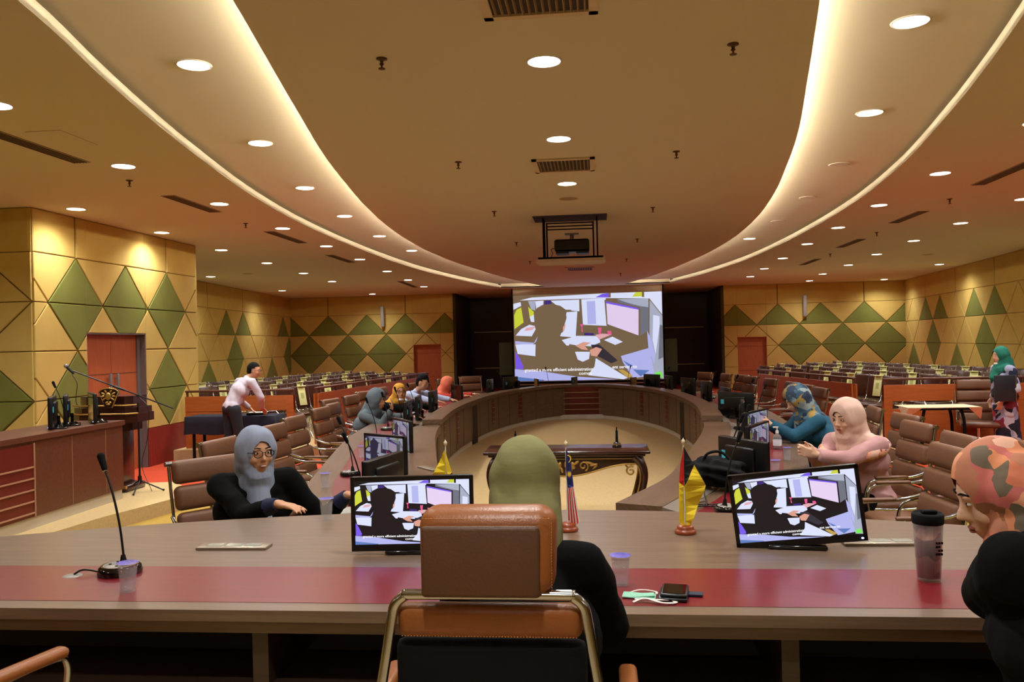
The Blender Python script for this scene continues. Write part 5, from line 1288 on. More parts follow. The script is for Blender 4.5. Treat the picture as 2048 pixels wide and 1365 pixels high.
# ------------------------------------------------------------------ blue-covered table, small table, chair behind it
o = empty('folding_table', (-5.28, 12.35, 0)); tag(o, 'long table under a dark blue cloth in front of the left barrier', 'table')
b = MB(); b.box((0, 0, 0.715), (1.36, 0.44, 0.025)); b.build('tabletop', M_GREYM, o)
for sx in (-1, 1):
    for sy in (-1, 1):
        b = MB(); b.box((sx * 0.60, sy * 0.17, 0.35), (0.035, 0.035, 0.70)); b.build('leg', M_BLACKM, o)
M_NAVY = mat('navy_cloth', (16, 17, 34), 0.85, bump=0.2, bscale=12)
b = MB(); vs = []; fs = []; n = 96
def per(t):
    w, d = 0.71, 0.245; P_ = 4 * (w + d); q = t * P_
    if q < 2 * w: return (-w + q, -d)
    q -= 2 * w
    if q < 2 * d: return (w, -d + q)
    q -= 2 * d
    if q < 2 * w: return (w - q, d)
    return (-w, d - (q - 2 * w))
for z, k_, rip in ((0.735, 0.985, 0), (0.73, 1.0, 0), (0.62, 1.01, 0.006), (0.46, 1.02, 0.014)):
    for i in range(n):
        x, y = per(i / n); w_ = rip * math.sin(i * 1.1) + rip * 0.6 * math.sin(i * 2.7); l_ = math.hypot(x, y); vs.append((x * k_ + x / l_ * w_, y * k_ + y / l_ * w_, z + (0.01 * math.sin(i * 0.4) if z < 0.5 else 0)))
for r in range(3):
    for i in range(n): fs.append((r * n + i, (r + 1) * n + i, (r + 1) * n + (i + 1) % n, r * n + (i + 1) % n))
fs.append(tuple(range(n)))
b.add(vs, fs, 0, True); o = b.build('tablecloth', M_NAVY, None, (-5.28, 12.35, 0)); tag(o, 'dark blue cloth hanging over the table by the leaning man', 'tablecloth')
b = MB(); b.rbox((0, 0, 0.018), (0.30, 0.22, 0.03), 0.004); b.box((0, 0.0, 0.035), (0.28, 0.2, 0.006), 1)
o = b.build('book', [M_BLACKM, M_WHITE], None, (-4.92, 12.35, 0.737), 0.2); tag(o, 'black book with white pages under the hand of the leaning man', 'book')
o = empty('side_table', (5.0, 11.95, 0), 0.0); tag(o, 'small black-legged table with a cream cloth in front of the right barrier', 'table')
b = MB(); b.box((0, 0, 0.725), (0.90, 0.50, 0.03)); b.build('tabletop', M_BLACKM, o)
for sx in (-1, 1):
    for sy in (-1, 1):
        b = MB(); b.tube(catmull([(sx * 0.24, sy * 0.19, 0.71), (sx * 0.27, sy * 0.2, 0.55), (sx * 0.28, sy * 0.2, 0.25), (sx * 0.30, sy * 0.22, 0.012)], 4), 0.022, 0, 8); b.build('leg', M_BLACKM, o)
M_CREAM = mat('cream_cloth', (222, 198, 160), 0.85, noise=0.12, nscale=30)
b = MB(); b.box((0, 0, 0.744), (0.94, 0.53, 0.008))
for sx in (-1, 1):
    b.add([(sx * 0.47, -0.27, 0.745), (sx * 0.47, 0.1, 0.745), (sx * 0.49, -0.17, 0.58), (sx * 0.30, -0.275, 0.745)], [(0, 2, 1), (0, 3, 2)], 0)
    b.add([(sx * 0.478, -0.278, 0.745), (sx * 0.478, 0.1, 0.745), (sx * 0.498, -0.178, 0.58), (sx * 0.30, -0.283, 0.745)], [(0, 1, 2), (0, 2, 3)], 0)
tag(b.build('tablecloth', M_CREAM, None, (5.0, 11.95, 0)), 'cream cloth with drooping corners on the small black table', 'tablecloth')
CH.at((5.72, 12.35, 0), face(-0.25, -0.97), 'brown chair standing alone behind the small cloth-covered table on the right', 'brown high-backed chairs round the ring desk')
# ------------------------------------------------------------------ executive chairs at the head table
def make_exec_chair():
    o = empty('executive_chair'); tag(o, 'c', 'chair')
    # front faces +y here; floor of the platform is z=0 ; back frame near y=0
    b = MB()
    def roll(p):
        # the cushion is fatter at its top and rolls forwards
        t = (p.z + 0.10) / 0.2; return (p.x * (1.0 - 0.05 * max(0, -p.z / 0.1)), p.y + 0.02 * t * t, p.z)
    b.rbox((0, 0.035, 1.138), (0.318, 0.105, 0.198), 0.042, 0, (-0.08, 0, 0), 4, roll); b.build('headrest', M_TAN, o)
    b = MB(); b.rbox((-0.012, -0.014, 1.122), (0.268, 0.020, 0.158), 0.010, 0, (-0.06, 0, 0), 3); b.build('headrest_back_panel', M_TANBACK, o)
    b = MB()
    for i in range(46):
        x = -0.142 + 0.284 * i / 45; b.box((x, -0.0045, 1.2165), (0.0034, 0.0012, 0.0012), 0, (0.4, 0, 0))
    for i in range(24):
        t = i / 23; b.box((0.148 - 0.002 * t, -0.002, 1.205 - 0.15 * t), (0.0012, 0.0012, 0.0034))
    b.build('stitching', M_STITCH, o)
    b = MB()
    P_ = [(-0.30, 0.02, 0.42), (-0.285, -0.01, 0.58), (-0.262, -0.012, 0.74), (-0.236, 0.0, 0.90), (-0.223, 0.008, 0.985), (-0.214, 0.01, 1.018), (-0.190, 0.01, 1.038), (-0.165, 0.01, 1.041),
          (0.165, 0.01, 1.041), (0.190, 0.01, 1.038), (0.214, 0.01, 1.018), (0.223, 0.008, 0.985), (0.236, 0.0, 0.90), (0.262, -0.012, 0.74), (0.285, -0.01, 0.58), (0.30, 0.02, 0.42)]
    b.tube(catmull(P_, 5), 0.0125, 0, 12)
    for x in (-0.06, 0.06): b.cone((x, 0.012, 1.04), (x, 0.02, 1.07), 0.011, 0.011, 0, 10)
    b.build('frame', M_CHROME, o)
    b = MB(); b.rbox((0, 0.032, 0.978), (0.425, 0.05, 0.078), 0.022, 0, (0.1, 0, 0), 3); b.build('back_cushion', M_TAN, o)
    b = MB()
    for i in range(58): b.box((-0.198 + 0.396 * i / 57, 0.0045, 0.948), (0.0034, 0.0012, 0.0012))
    b.build('cushion_stitching', M_STITCH, o)
    b = MB(); b.rbox((0, 0.045, 0.72), (0.44, 0.045, 0.42), 0.018); b.build('back_shell', M_BLACKM, o)
    b = MB(); b.rbox((0, 0.30, 0.46), (0.52, 0.52, 0.09), 0.04); b.build('seat', M_TAN, o)
    for s in (-1, 1):
        b = MB(); b.tube(catmull([(s * 0.285, 0.0, 0.62), (s * 0.315, 0.12, 0.675), (s * 0.32, 0.40, 0.69), (s * 0.315, 0.47, 0.66), (s * 0.30, 0.47, 0.56), (s * 0.27, 0.42, 0.44)], 5), 0.011, 0, 8)
        b.build('arm_tube', M_CHROME, o)
        b = MB(); b.rbox((s * 0.322, 0.29, 0.703), (0.05, 0.34, 0.034), 0.016, 0, None, 3); b.build('armrest', M_TAN, o)
    b = MB(); b.cone((0, 0.28, 0.10), (0, 0.28, 0.42), 0.028, 0.034)
    for k in range(5):
        a = 2 * PI * k / 5 + 0.2; b.cone((0, 0.28, 0.12), (0.31 * math.cos(a), 0.28 + 0.31 * math.sin(a), 0.065), 0.024, 0.015, 0, 8); b.ell((0.31 * math.cos(a), 0.28 + 0.31 * math.sin(a), 0.029), 0.029, 1, None, 8, 6)
    b.build('star_base', [M_CHROME, M_BLACK], o)
    return Maker(o)
EC = make_exec_chair()
EC.at((0.082, 1.84, 0.15), 0.0, 'tan leather executive chair with chrome frame in the middle foreground, its back to the camera')
EC.at((-1.72, 2.0, 0.15), -0.25, 'tan leather chair of which only an armrest shows at the bottom left')
EC.at((2.05, 1.75, 0.15), 0.3, 'tan leather chair under the woman in the orange scarf, hidden by her blazer')

# ------------------------------------------------------------------ people
from mathutils import noise
def remesh(mb, name, m, vox, smooth=4, parent=None, cut=None, folds=0.0):
    me = mb.mesh('tmp', m); ob = bpy.data.objects.new('tmp', me); COL.objects.link(ob)
    r = ob.modifiers.new('r', 'REMESH'); r.mode = 'VOXEL'; r.voxel_size = vox; r.use_smooth_shade = True
    if smooth:
        s = ob.modifiers.new('s', 'SMOOTH'); s.factor = 0.5; s.iterations = smooth
    me2 = bpy.data.meshes.new_from_object(ob.evaluated_get(bpy.context.evaluated_depsgraph_get()))
    bpy.data.objects.remove(ob); bpy.data.meshes.remove(me)
    if cut:
        bm = bmesh.new(); bm.from_mesh(me2); bmesh.ops.delete(bm, geom=[v for v in bm.verts if cut(v.co)], context='VERTS')
        for _ in range(3): bmesh.ops.smooth_vert(bm, verts=[v for v in bm.verts if v.is_boundary], factor=0.5, use_axis_x=True, use_axis_y=True, use_axis_z=True)
        bm.to_mesh(me2); bm.free()
    if folds:       # soft creases of the cloth
        nr = [v.normal.copy() for v in me2.vertices]
        for v, n_ in zip(me2.vertices, nr):
            c = v.co; w = noise.noise(Vector((c.x * 3, c.y * 3, c.z * 3))) * 2.2
            v.co = c + n_ * folds * (math.sin(c.z * 42 + c.x * 26 + w * 3) * 0.5 + noise.noise(Vector((c.x * 16, c.y * 16, c.z * 7))) * 1.4)
    me2.materials.clear(); me2.materials.append(m)
    me2.polygons.foreach_set('use_smooth', [True] * len(me2.polygons))
    me2.name = name
    return link(name, me2, parent)
def V(*a): return Vector(a)
def ik(S, Wr, l1, l2, hint):
    d = Wr - S; L = min(d.length, (l1 + l2) * 0.995); a = (l1 * l1 - l2 * l2 + L * L) / (2 * L); h = math.sqrt(max(0, l1 * l1 - a * a))
    u = d.normalized(); hn = (hint - u * hint.dot(u)).normalized(); return S + u * a + hn * h
def hand(mb, Wr, d, palm, side, curl=0.5, k=1.0):
    """wrist, pointing direction, palm direction, side +1 right / -1 left"""
    d = d.normalized(); palm = (palm - d * palm.dot(d)).normalized(); ac = d.cross(palm) * side   # towards the thumb
    for t, r in ((0.0, 0.024), (0.02, 0.026)): mb.ell(Wr + d * t, r * k, 0, None, 10, 8)
    for j in range(4):
        off = (0.030 - 0.020 * j) * k
        mb.cap(Wr + d * 0.015 * k + ac * off * 0.6, Wr + d * 0.085 * k + ac * off, 0.015 * k, 0.0125 * k, 0, 8)
    ln = (0.072, 0.080, 0.074, 0.058)
    for j in range(4):
        off = (0.031 - 0.0205 * j) * k; p = Wr + d * 0.088 * k + ac * off * 1.05; v = d.copy(); L = ln[j] * k * 1.05
        cj = curl * (1 + 0.18 * j)
        for q, fr in enumerate((0.45, 0.30, 0.25)):
            ang = cj * (0.55 if q == 0 else 0.7); v = (v * math.cos(ang) + palm * math.sin(ang)).normalized()
            v2 = v + ac * (0.06 * (1.5 - j)); p2 = p + v2.normalized() * L * fr; mb.cap(p, p2, (0.0092 - 0.0008 * q) * k, (0.0086 - 0.0008 * q) * k, 0, 8); p = p2
    p = Wr + d * 0.025 * k + ac * 0.028 * k; v = (d * 0.65 + ac * 0.75 + palm * 0.25).normalized(); p2 = p + v * 0.042 * k; mb.cap(p, p2, 0.0135 * k, 0.0105 * k, 0, 8)
    v = (d * 0.9 + ac * 0.25 + palm * 0.45 * (0.5 + curl)).normalized(); p3 = p2 + v * 0.034 * k; mb.cap(p2, p3, 0.0102 * k, 0.0085 * k, 0, 8)
def person(loc, rz, label, sp):
    """seated or standing figure; local +y is forwards, z=0 the floor it stands on"""
    o = empty('person', loc, rz); tag(o, label, 'person')
    vb = sp.get('vox', 0.009); skin = sp.get('skin', M_SKIN); cl = sp['cloth']
    Pp, Cc, Nn, Hh = [V(*p) for p in sp['spine']]
    sh = sp.get('shoulder', 0.175); k = sp.get('bulk', 1.0)
    HR = Euler(sp.get('head', (0, 0, 0)), 'YXZ').to_matrix()
    hs = sp.get('hscale', 1.0)
    up = (Nn - Cc).normalized(); xr = V(1, 0, 0)
    if 'twist' in sp: xr = Euler((0, 0, sp['twist'])).to_matrix() @ xr
    sd_ = sp.get('sdrop', 0.055); SR, SL = Nn + xr * sh - up * sd_, Nn - xr * sh - up * sd_
    ax = V(math.cos(rz), math.sin(rz), 0); ay = V(-math.sin(rz), math.cos(rz), 0)
    loc_ = lambda w: V((V(*w) - V(*loc)).dot(ax), (V(*w) - V(*loc)).dot(ay), w[2] - loc[2])
    dl_ = lambda w: (V(*w).dot(ax), V(*w).dot(ay), w[2])
    WR, WL = loc_(sp['wr']), loc_(sp['wl'])
    for q in ('hr', 'hl'):
        if q in sp: sp[q] = (dl_(sp[q][0]), dl_(sp[q][1]), sp[q][2])
    for q in ('hintr', 'hintl'):
        if q in sp: sp[q] = dl_(sp[q])
    hintR, hintL = V(*sp.get('hintr', (0.5, -0.3, -1))), V(*sp.get('hintl', (-0.5, -0.3, -1)))
    a1, a2 = sp.get('arm', (0.275, 0.245))
    ER, EL = ik(SR, WR, a1, a2, hintR), ik(SL, WL, a1, a2, hintL)
    def dirs(E_, W_): return W_ - (W_ - E_) * 0.0
    WR = ER + (WR - ER).normalized() * min(a2, (WR - ER).length); WL = EL + (WL - EL).normalized() * min(a2, (WL - EL).length)
    stand = sp.get('stand')
    if stand: legs = [[V(*q) for q in l] for l in stand]
    else:
        kz = 0.50
        legs = [[Pp + V(s * 0.095, 0.02, -0.03), V(s * 0.12, Pp.y + 0.43, kz - 0.02), V(s * 0.12, Pp.y + 0.40, 0.09), V(s * 0.125, Pp.y + 0.52, 0.035)] for s in (1, -1)]
    def hp(x, y, z): return Hh + HR @ (V(x, y, z) * hs)
    # skin body, one continuous surface
    b = MB()
    b.cap(Pp, Cc, 0.11 * k, 0.115 * k); b.ell(Pp, (0.15 * k, 0.11 * k, 0.11)); b.ell(Cc, (0.14 * k, 0.10 * k, 0.13))
    b.cap(SR, SL, 0.045, 0.045); b.cap(Cc, Nn, 0.09, 0.055); b.cap(Nn, hp(0, -0.01, -0.06), 0.05, 0.048)
    E3 = HR
    b.ell(Hh, (0.072 * hs, 0.090 * hs, 0.104 * hs), 0, E3, 24, 16)
    b.ell(hp(0, 0.018, -0.045), (0.062 * hs, 0.068 * hs, 0.075 * hs), 0, E3, 20, 14)
    b.ell(hp(0, 0.045, -0.085), (0.036 * hs, 0.035 * hs, 0.032 * hs), 0, E3, 16, 10)
    for s in (-1, 1):
        b.ell(hp(s * 0.038, 0.055, -0.038), (0.028 * hs, 0.026 * hs, 0.028 * hs), 0, E3, 12, 8)
        b.ell(hp(s * 0.030, 0.078, 0.016), (0.023 * hs, 0.011 * hs, 0.009 * hs), 0, E3, 10, 6)
        if not sp.get('hijab'): b.ell(hp(s * 0.074, 0.0, -0.015), (0.010 * hs, 0.020 * hs, 0.030 * hs), 0, E3, 10, 8)
    b.cap(hp(0, 0.082, 0.004), hp(0, 0.102, -0.035), 0.007 * hs, 0.011 * hs, 0, 8)
    for s in (-1, 1): b.ell(hp(s * 0.011, 0.092, -0.040), (0.008 * hs, 0.009 * hs, 0.007 * hs), 0, E3, 8, 6)
    b.ell(hp(0, 0.074, -0.068), (0.024 * hs, 0.018 * hs, 0.018 * hs), 0, E3, 12, 8)
    for S_, E_, W_ in ((SR, ER, WR), (SL, EL, WL)):
        b.cap(S_, E_, 0.045, 0.036); b.cap(E_, W_, 0.036, 0.024)
    hr, hl = sp.get('hr', None), sp.get('hl', None)
    for Wp, Ee, hd, s in ((WR, ER, hr, 1), (WL, EL, hl, -1)):
        d = V(*hd[0]) if hd else (Wp - Ee); pm = V(*hd[1]) if hd else V(0, 0, -1); hand(b, Wp, d, pm, s, hd[2] if hd else 0.4, sp.get('handk', 0.95))
    for L_ in legs:
        b.cap(L_[0], L_[1], 0.075, 0.05); b.cap(L_[1], L_[2], 0.05, 0.035); b.cap(L_[2] - V(0, 0, 0.03), L_[3], 0.033, 0.03)
    remesh(b, 'body', skin, min(vb, 0.0075) if sp.get('fine') else vb, 2, o)
    # eyes, brows, lips
    for s in (-1, 1):
        b = MB(); b.ell(hp(s * 0.030, 0.0790, -0.002), (0.0135 * hs, 0.006 * hs, 0.0052 * hs), 0, E3, 12, 8)
        b.ell(hp(s * 0.030, 0.0825, -0.002), (0.0062 * hs, 0.0032 * hs, 0.0050 * hs), 1, E3, 10, 8); b.build('eye', [M_EYEW, M_EYED], o)
        b2 = MB(); b2.tube([hp(s * 0.012, 0.0885, 0.022), hp(s * 0.03, 0.087, 0.027), hp(s * 0.048, 0.075, 0.021)], 0.0026 * hs, 0, 6); b2.build('eyebrow', M_HAIR, o)
    b = MB(); b.ell(hp(0, 0.0885, -0.066), (0.021 * hs, 0.007 * hs, 0.0045 * hs), 0, E3, 12, 6); b.ell(hp(0, 0.0875, -0.0745), (0.018 * hs, 0.008 * hs, 0.0055 * hs), 0, E3, 12, 6)
    if sp.get('smile'): b.ell(hp(0, 0.0935, -0.0700), (0.016 * hs, 0.004 * hs, 0.0035 * hs), 1, E3, 12, 6)
    b.build('lips', [sp.get('lip', M_LIP), M_EYEW], o)
    # upper garment
    g = sp.get('loose', 0.018)
    b = MB()
    b.cap(Pp, Cc, (0.12 * k + g) * sp.get('hipk', 1), 0.125 * k + g * 0.6); b.ell(Pp, ((0.165 * k + g) * sp.get('hipk', 1), (0.125 * k + g) * sp.get('hipk', 1), 0.12)); b.ell(Cc, (0.158 * k + g, 0.118 * k + g, 0.14))
    b.ell(Cc.lerp(Nn, 0.55), (sh * 0.9, 0.092 * k + g * 0.5, 0.075), 0, None, 16, 10)
    if sp.get('woman', True): 
        b.ell(Cc + V(0, 0.07 * k, 0.0), (0.14, 0.07, 0.10))
    b.cap(SR - xr * 0.01, SL + xr * 0.01, 0.058 + g * 0.4, 0.058 + g * 0.4); b.cap(Cc, Nn - up * 0.01, 0.10, 0.062)
    for S_, E_, W_ in ((SR, ER, WR), (SL, EL, WL)):
        w2 = E_.lerp(W_, sp.get('sleeve', 0.93)); b.cap(S_, E_, 0.056 * sp.get('armk', 1) + g * 0.5, 0.047 * sp.get('armk', 1) + g * 0.5); b.cone(E_, w2, 0.046 * sp.get('armk', 1) + g * 0.5, 0.033 + g * 0.45, 0, 14)
    if sp.get('tunic'):
        for L_ in legs: b.cap(L_[0], L_[0].lerp(L_[1], sp['tunic']), 0.105, 0.098)
    remesh(b, sp.get('cloth_name', 'top'), cl, 0.011, 5, o, None, 0.0055)
    if sp.get('cuff'):
        for E_, W_ in ((ER, WR), (EL, WL)):
            b = MB(); b.cone(E_.lerp(W_, 0.72), E_.lerp(W_, 0.985), 0.041 + g * 0.3, 0.034, 0, 16); b.build('cuff', sp['cuff'], o)
    # lower garment
    b = MB()
    for L_ in legs:
        b.cap(L_[0], L_[1], 0.098, 0.068); b.cone(L_[1], L_[2], 0.068, 0.056, 0, 14); b.ell(L_[1], 0.068)
    b.ell(Pp - V(0, 0, 0.02), (0.160 * k, 0.125 * k, 0.11))
    if sp.get('skirt'): b.cone(Pp - V(0, 0, 0.1), V((legs[0][2].x + legs[1][2].x) / 2, (legs[0][2].y + legs[1][2].y) / 2, 0.10), 0.16, sp['skirt'], 0, 24)
    remesh(b, 'skirt' if sp.get('skirt') else 'trousers', sp.get('lower', M_BLAZER), 0.013, 5, o)
    for L_ in legs:
        b = MB(); d = (L_[3] - L_[2]); d.z = 0; d.normalize(); c0 = V(L_[2].x, L_[2].y, 0.035); b.cap(c0 - d * 0.03, c0 + d * 0.14, 0.034, 0.030); b.box((c0.x + d.x * 0.05, c0.y + d.y * 0.05, 0.012), (0.07, 0.24, 0.02), 0, (0, 0, math.atan2(-d.x, d.y)))
        b.build('shoe', M_BLACKM, o)
    # head covering
    hj = sp.get('hijab')
    if hj:
        b = MB(); t = sp.get('hjt', 0.014)
        b.ell(hp(0, -0.014, 0.004), ((0.079 + t) * hs, (0.094 + t) * hs, (0.106 + t) * hs), 0, E3, 28, 18)
        b.ell(hp(0, -0.018, -0.055), ((0.070 + t) * hs, (0.082 + t) * hs, (0.080 + t) * hs), 0, E3, 24, 16)
        b.cap(hp(0, -0.030, -0.035), Nn - V(0, 0.015, 0), 0.078 + t, 0.082 + t, 0, 18); b.cap(hp(0, 0.008, -0.105), Nn + V(0, 0.030, -0.02), 0.060 + t, 0.075 + t, 0, 16)
        dr = sp.get('drape', 0.16)
        b.cap(Nn + up * 0.0, Cc.lerp(Nn, 0.6) + V(0, 0.025, 0), 0.085 + 0.01 * sp.get('cape', 1.0), 0.10 + 0.03 * sp.get('cape', 1.0), 0, 18)
        cp_ = sp.get('cape', 1.0)
        if cp_ > 0:
            for s in (-1, 1): b.cap(Nn + V(0, 0, -0.01), Nn + xr * s * sh * 0.72 * cp_ - up * 0.055, 0.085, 0.072, 0, 14)
        # front fall of the cloth down the chest, and the back fall
        fb = Cc + V(0, 0.10 * k + g, 0.02 + (0.16 - dr))
        b.cap(Nn + V(0, 0.055, -0.02), fb, 0.075, 0.062, 0, 16); b.cap(Nn + V(0.03, 0.055, -0.03), fb + xr * 0.035 - V(0, 0, 0.06), 0.05, 0.03, 0, 12); b.cap(Nn + V(-0.03, 0.055, -0.03), fb - xr * 0.04, 0.05, 0.035, 0, 12)
        b.cap(Nn + V(0, -0.05, 0), Cc.lerp(Nn, 0.6) + V(0, -0.08 * k, 0), 0.08, 0.07, 0, 16)
        for ex in sp.get('hjx', ()): b.cap(V(*ex[0]) if ex[0][2] > 0.3 else ex[0], V(*ex[1]), ex[2], ex[3], 0, 14)
        HRi = HR.inverted(); fw, fh = sp.get('face', (0.058, 0.086))
        def cut(c):
            q = (HRi @ (c - Hh)) / hs
            return q.y > 0.015 and (q.x / fw) ** 2 + ((q.z + 0.026) / fh) ** 2 < 1
        ho = remesh(b, 'headscarf', hj, sp.get('hjvox', 0.008), 4, o, cut, 0.0032)
        for v in ho.data.vertices:     # the rim of the scarf lies close against the face
            q = (HRi @ (v.co - Hh)) / hs
            if q.y < 0.0 or q.z < -0.13: continue
            f = math.sqrt((q.x / fw) ** 2 + ((q.z + 0.026) / fh) ** 2)
            if f < 1.55:
                w_ = min(1.0, max(0.0, (1.55 - f) / 0.5)); r_ = q.length
                rh = 1.0 / math.sqrt((q.x / r_ / 0.074) ** 2 + (q.y / r_ / 0.092) ** 2 + (q.z / r_ / 0.118) ** 2) + 0.006
                q2 = q * (min(rh, r_) / r_); v.co = Hh + HR @ (q.lerp(q2, w_) * hs)
    if sp.get('border'):
        b = MB(); c0 = Nn.lerp(Cc, 0.42)
        b.tube([c0 + xr * (sh * 1.16 * math.cos(a)) + V(0, 0.165 * k * math.sin(a) + 0.035, -0.05 * math.sin(a) - 0.01) for a in [2 * PI * i / 36 for i in range(36)]], 0.042, 0, 8, closed=True)
        b.build('scarf_border', sp['border'], o)
    if sp.get('hair'):
        b = MB(); b.ell(hp(0, -0.012, 0.018), (0.081 * hs, 0.098 * hs, 0.102 * hs), 0, E3, 24, 16); b.ell(hp(0, -0.045, -0.02), (0.072 * hs, 0.062 * hs, 0.075 * hs), 0, E3, 20, 12)
        HRi = HR.inverted()
        def cuth(c):
            q = (HRi @ (c - Hh)) / hs
            return (q.y > 0.028 and q.z < 0.060 - 0.2 * abs(q.x)) or q.z < -0.085 or (abs(q.x) > 0.05 and q.y > -0.012 and q.z < 0.018)
        remesh(b, 'hair', M_HAIR, 0.007, 3, o, cuth)
    if sp.get('glasses'):
        b = MB(); gr = sp['glasses']
        for s in (-1, 1):
            b.tube([hp(s * 0.031 + gr * math.cos(a) * (1 + 0.12 * s * math.copysign(1, math.cos(a)) * 0), 0.1, -0.004 + gr * 0.82 * math.sin(a)) for a in [2 * PI * i / 20 for i in range(20)]], 0.0022 * hs, 0, 6, closed=True)
            b.tube([hp(s * (0.031 + gr), 0.099, 0.004), hp(s * 0.075, 0.075, 0.004), hp(s * 0.082, 0.0, 0.0)], 0.0018 * hs, 0, 6)
        b.tube([hp(-0.012, 0.1, 0.0), hp(0, 0.103, 0.003), hp(0.012, 0.1, 0.0)], 0.002 * hs, 0, 6)
        b.build('glasses', M_BLACK, o)
    if sp.get('mask'):   # face mask pulled under the chin
        b = MB(); b.ell(hp(0, 0.05, -0.112), (0.045 * hs, 0.045 * hs, 0.024 * hs), 0, E3, 14, 8); b.build('chin_mask', M_WHITE, o)
    return o, dict(H=Hh, HR=HR, N=Nn, C=Cc, hp=hp, WR=WR, WL=WL)
SEAT = lambda lean=0.0, top=1.20, x=0.0, tw=0.0: ((0, 0, 0.56), (x * 0.3, 0.03 + lean * 0.5, 0.86 + (top - 1.2) * 0.6), (x * 0.8, 0.04 + lean * 0.9, 1.055 + (top - 1.2)), (x, 0.075 + lean * 1.15, 1.20 + (top - 1.2)))
M_SLEEVEB = mat('navy_sleeve', (26, 30, 62), 0.85)
def cuff(o, W0, E0, m, r=0.036, L=0.10):
    pass
def SP(top, lean=0.12, x=0.0, low=0.64):
    return ((0, 0, top - low), (x * 0.3, lean * 0.35, top - 0.345), (x * 0.8, lean * 0.75, top - 0.155), (x, lean * 1.0 + 0.035, top))
# the woman in the blue-grey scarf, front left
H_BLUE = mat('blue_grey_scarf', (140, 148, 168), 0.85, noise=0.05, nscale=8, bump=0.5, bscale=9, stretch=(3, 3, 1))
person((-1.70, 4.68, 0.0), face(-0.55, 0.83), 'smiling seated woman with glasses, blue-grey headscarf and black blazer on the left',
    dict(spine=SP(1.175, 0.13), head=(-0.02, 0.0, 0.22), cloth=M_BLAZER, cloth_name='blazer', hijab=H_BLUE, hjt=0.030, fine=True, skin=M_SKIN, cape=0.35, loose=0.026,
         sdrop=0.035, arm=(0.31, 0.27), wr=(-1.36, 4.22, 0.935), wl=(-1.12, 4.66, 0.90), hr=((0.93, -0.15, -0.12), (0, 0, -1), 0.25), hl=((0.9, 0.3, -0.1), (0, 0, -1), 0.45), hintr=(-0.2, -0.1, -1), hintl=(0.1, 0.25, -1),
         shoulder=0.20, bulk=1.35, glasses=0.024, smile=True, sleeve=0.80, drape=0.24, hscale=1.06, face=(0.059, 0.088), cuff=M_SLEEVEB))
# left side of the ring
H_GREY = mat('grey_scarf', (92, 104, 112), 0.9, noise=0.05, bump=0.3, bscale=12)
person((-2.84, 10.75, 0.0), face(-0.94, 0.2), 'seated woman in a dark grey headscarf resting her face on her hand',
    dict(spine=SP(1.05, 0.24), head=(-0.2, 0.0, 0.0), cloth=mat('grey_top', (84, 94, 98), 0.9), hijab=H_GREY, hjt=0.032, vox=0.011, wr=(-2.34, 10.55, 0.93), wl=(-2.1, 10.9, 0.79), hr=((0.1, 0.0, 1), (-1, 0, 0), 0.5), hintr=(0.3, -0.2, -1),
         hscale=1.12, bulk=1.15, hjvox=0.012, drape=0.2, cuff=M_BLACKM))
H_MUST = mat('mustard_scarf', (196, 142, 44), 0.9, noise=0.05, bump=0.3, bscale=12)
person((-2.90, 12.4, 0.0), face(-0.8, 0.6), 'smiling seated woman in a mustard headscarf with glasses and a mask under her chin',
    dict(spine=SP(1.06, 0.30), head=(0.05, 0.0, -0.45), cloth=M_BLAZER, hijab=H_MUST, hjt=0.018, vox=0.011, wr=(-2.1, 12.0, 0.80), wl=(-2.1, 12.5, 0.80), hscale=1.08, bulk=1.12, hjvox=0.012, drape=0.22, glasses=0.022, mask=True, smile=True, cape=1.15))
M_SHIRT = mat('pale_blue_shirt', (178, 192, 224), 0.8, bump=0.2, bscale=14)
person((-2.88, 13.5, 0.0), face(-0.92, 0.38), 'seated man with short black hair in a pale blue shirt looking down',
    dict(spine=SP(1.15, 0.36), head=(-0.35, 0.0, 0.0), cloth=M_SHIRT, cloth_name='shirt', hair=True, woman=False, hipk=0.86, vox=0.011, wr=(-2.05, 13.1, 0.82), wl=(-1.95, 13.5, 0.82), hscale=1.15, bulk=1.15, shoulder=0.205))
H_SALM = mat('salmon_scarf', (228, 122, 92), 0.9, noise=0.05, bump=0.3, bscale=12)
person((-2.66, 14.8, 0.0), face(-0.95, 0.25), 'seated woman in a salmon headscarf and red top, farthest on the left',
    dict(spine=SP(1.04, 0.28), head=(-0.3, 0.0, 0.0), cloth=mat('red_top', (190, 52, 38), 0.85), hijab=H_SALM, hjt=0.022, vox=0.012, wr=(-1.9, 14.5, 0.84), wl=(-1.9, 14.9, 0.84), hscale=1.12, bulk=1.05, hjvox=0.012))
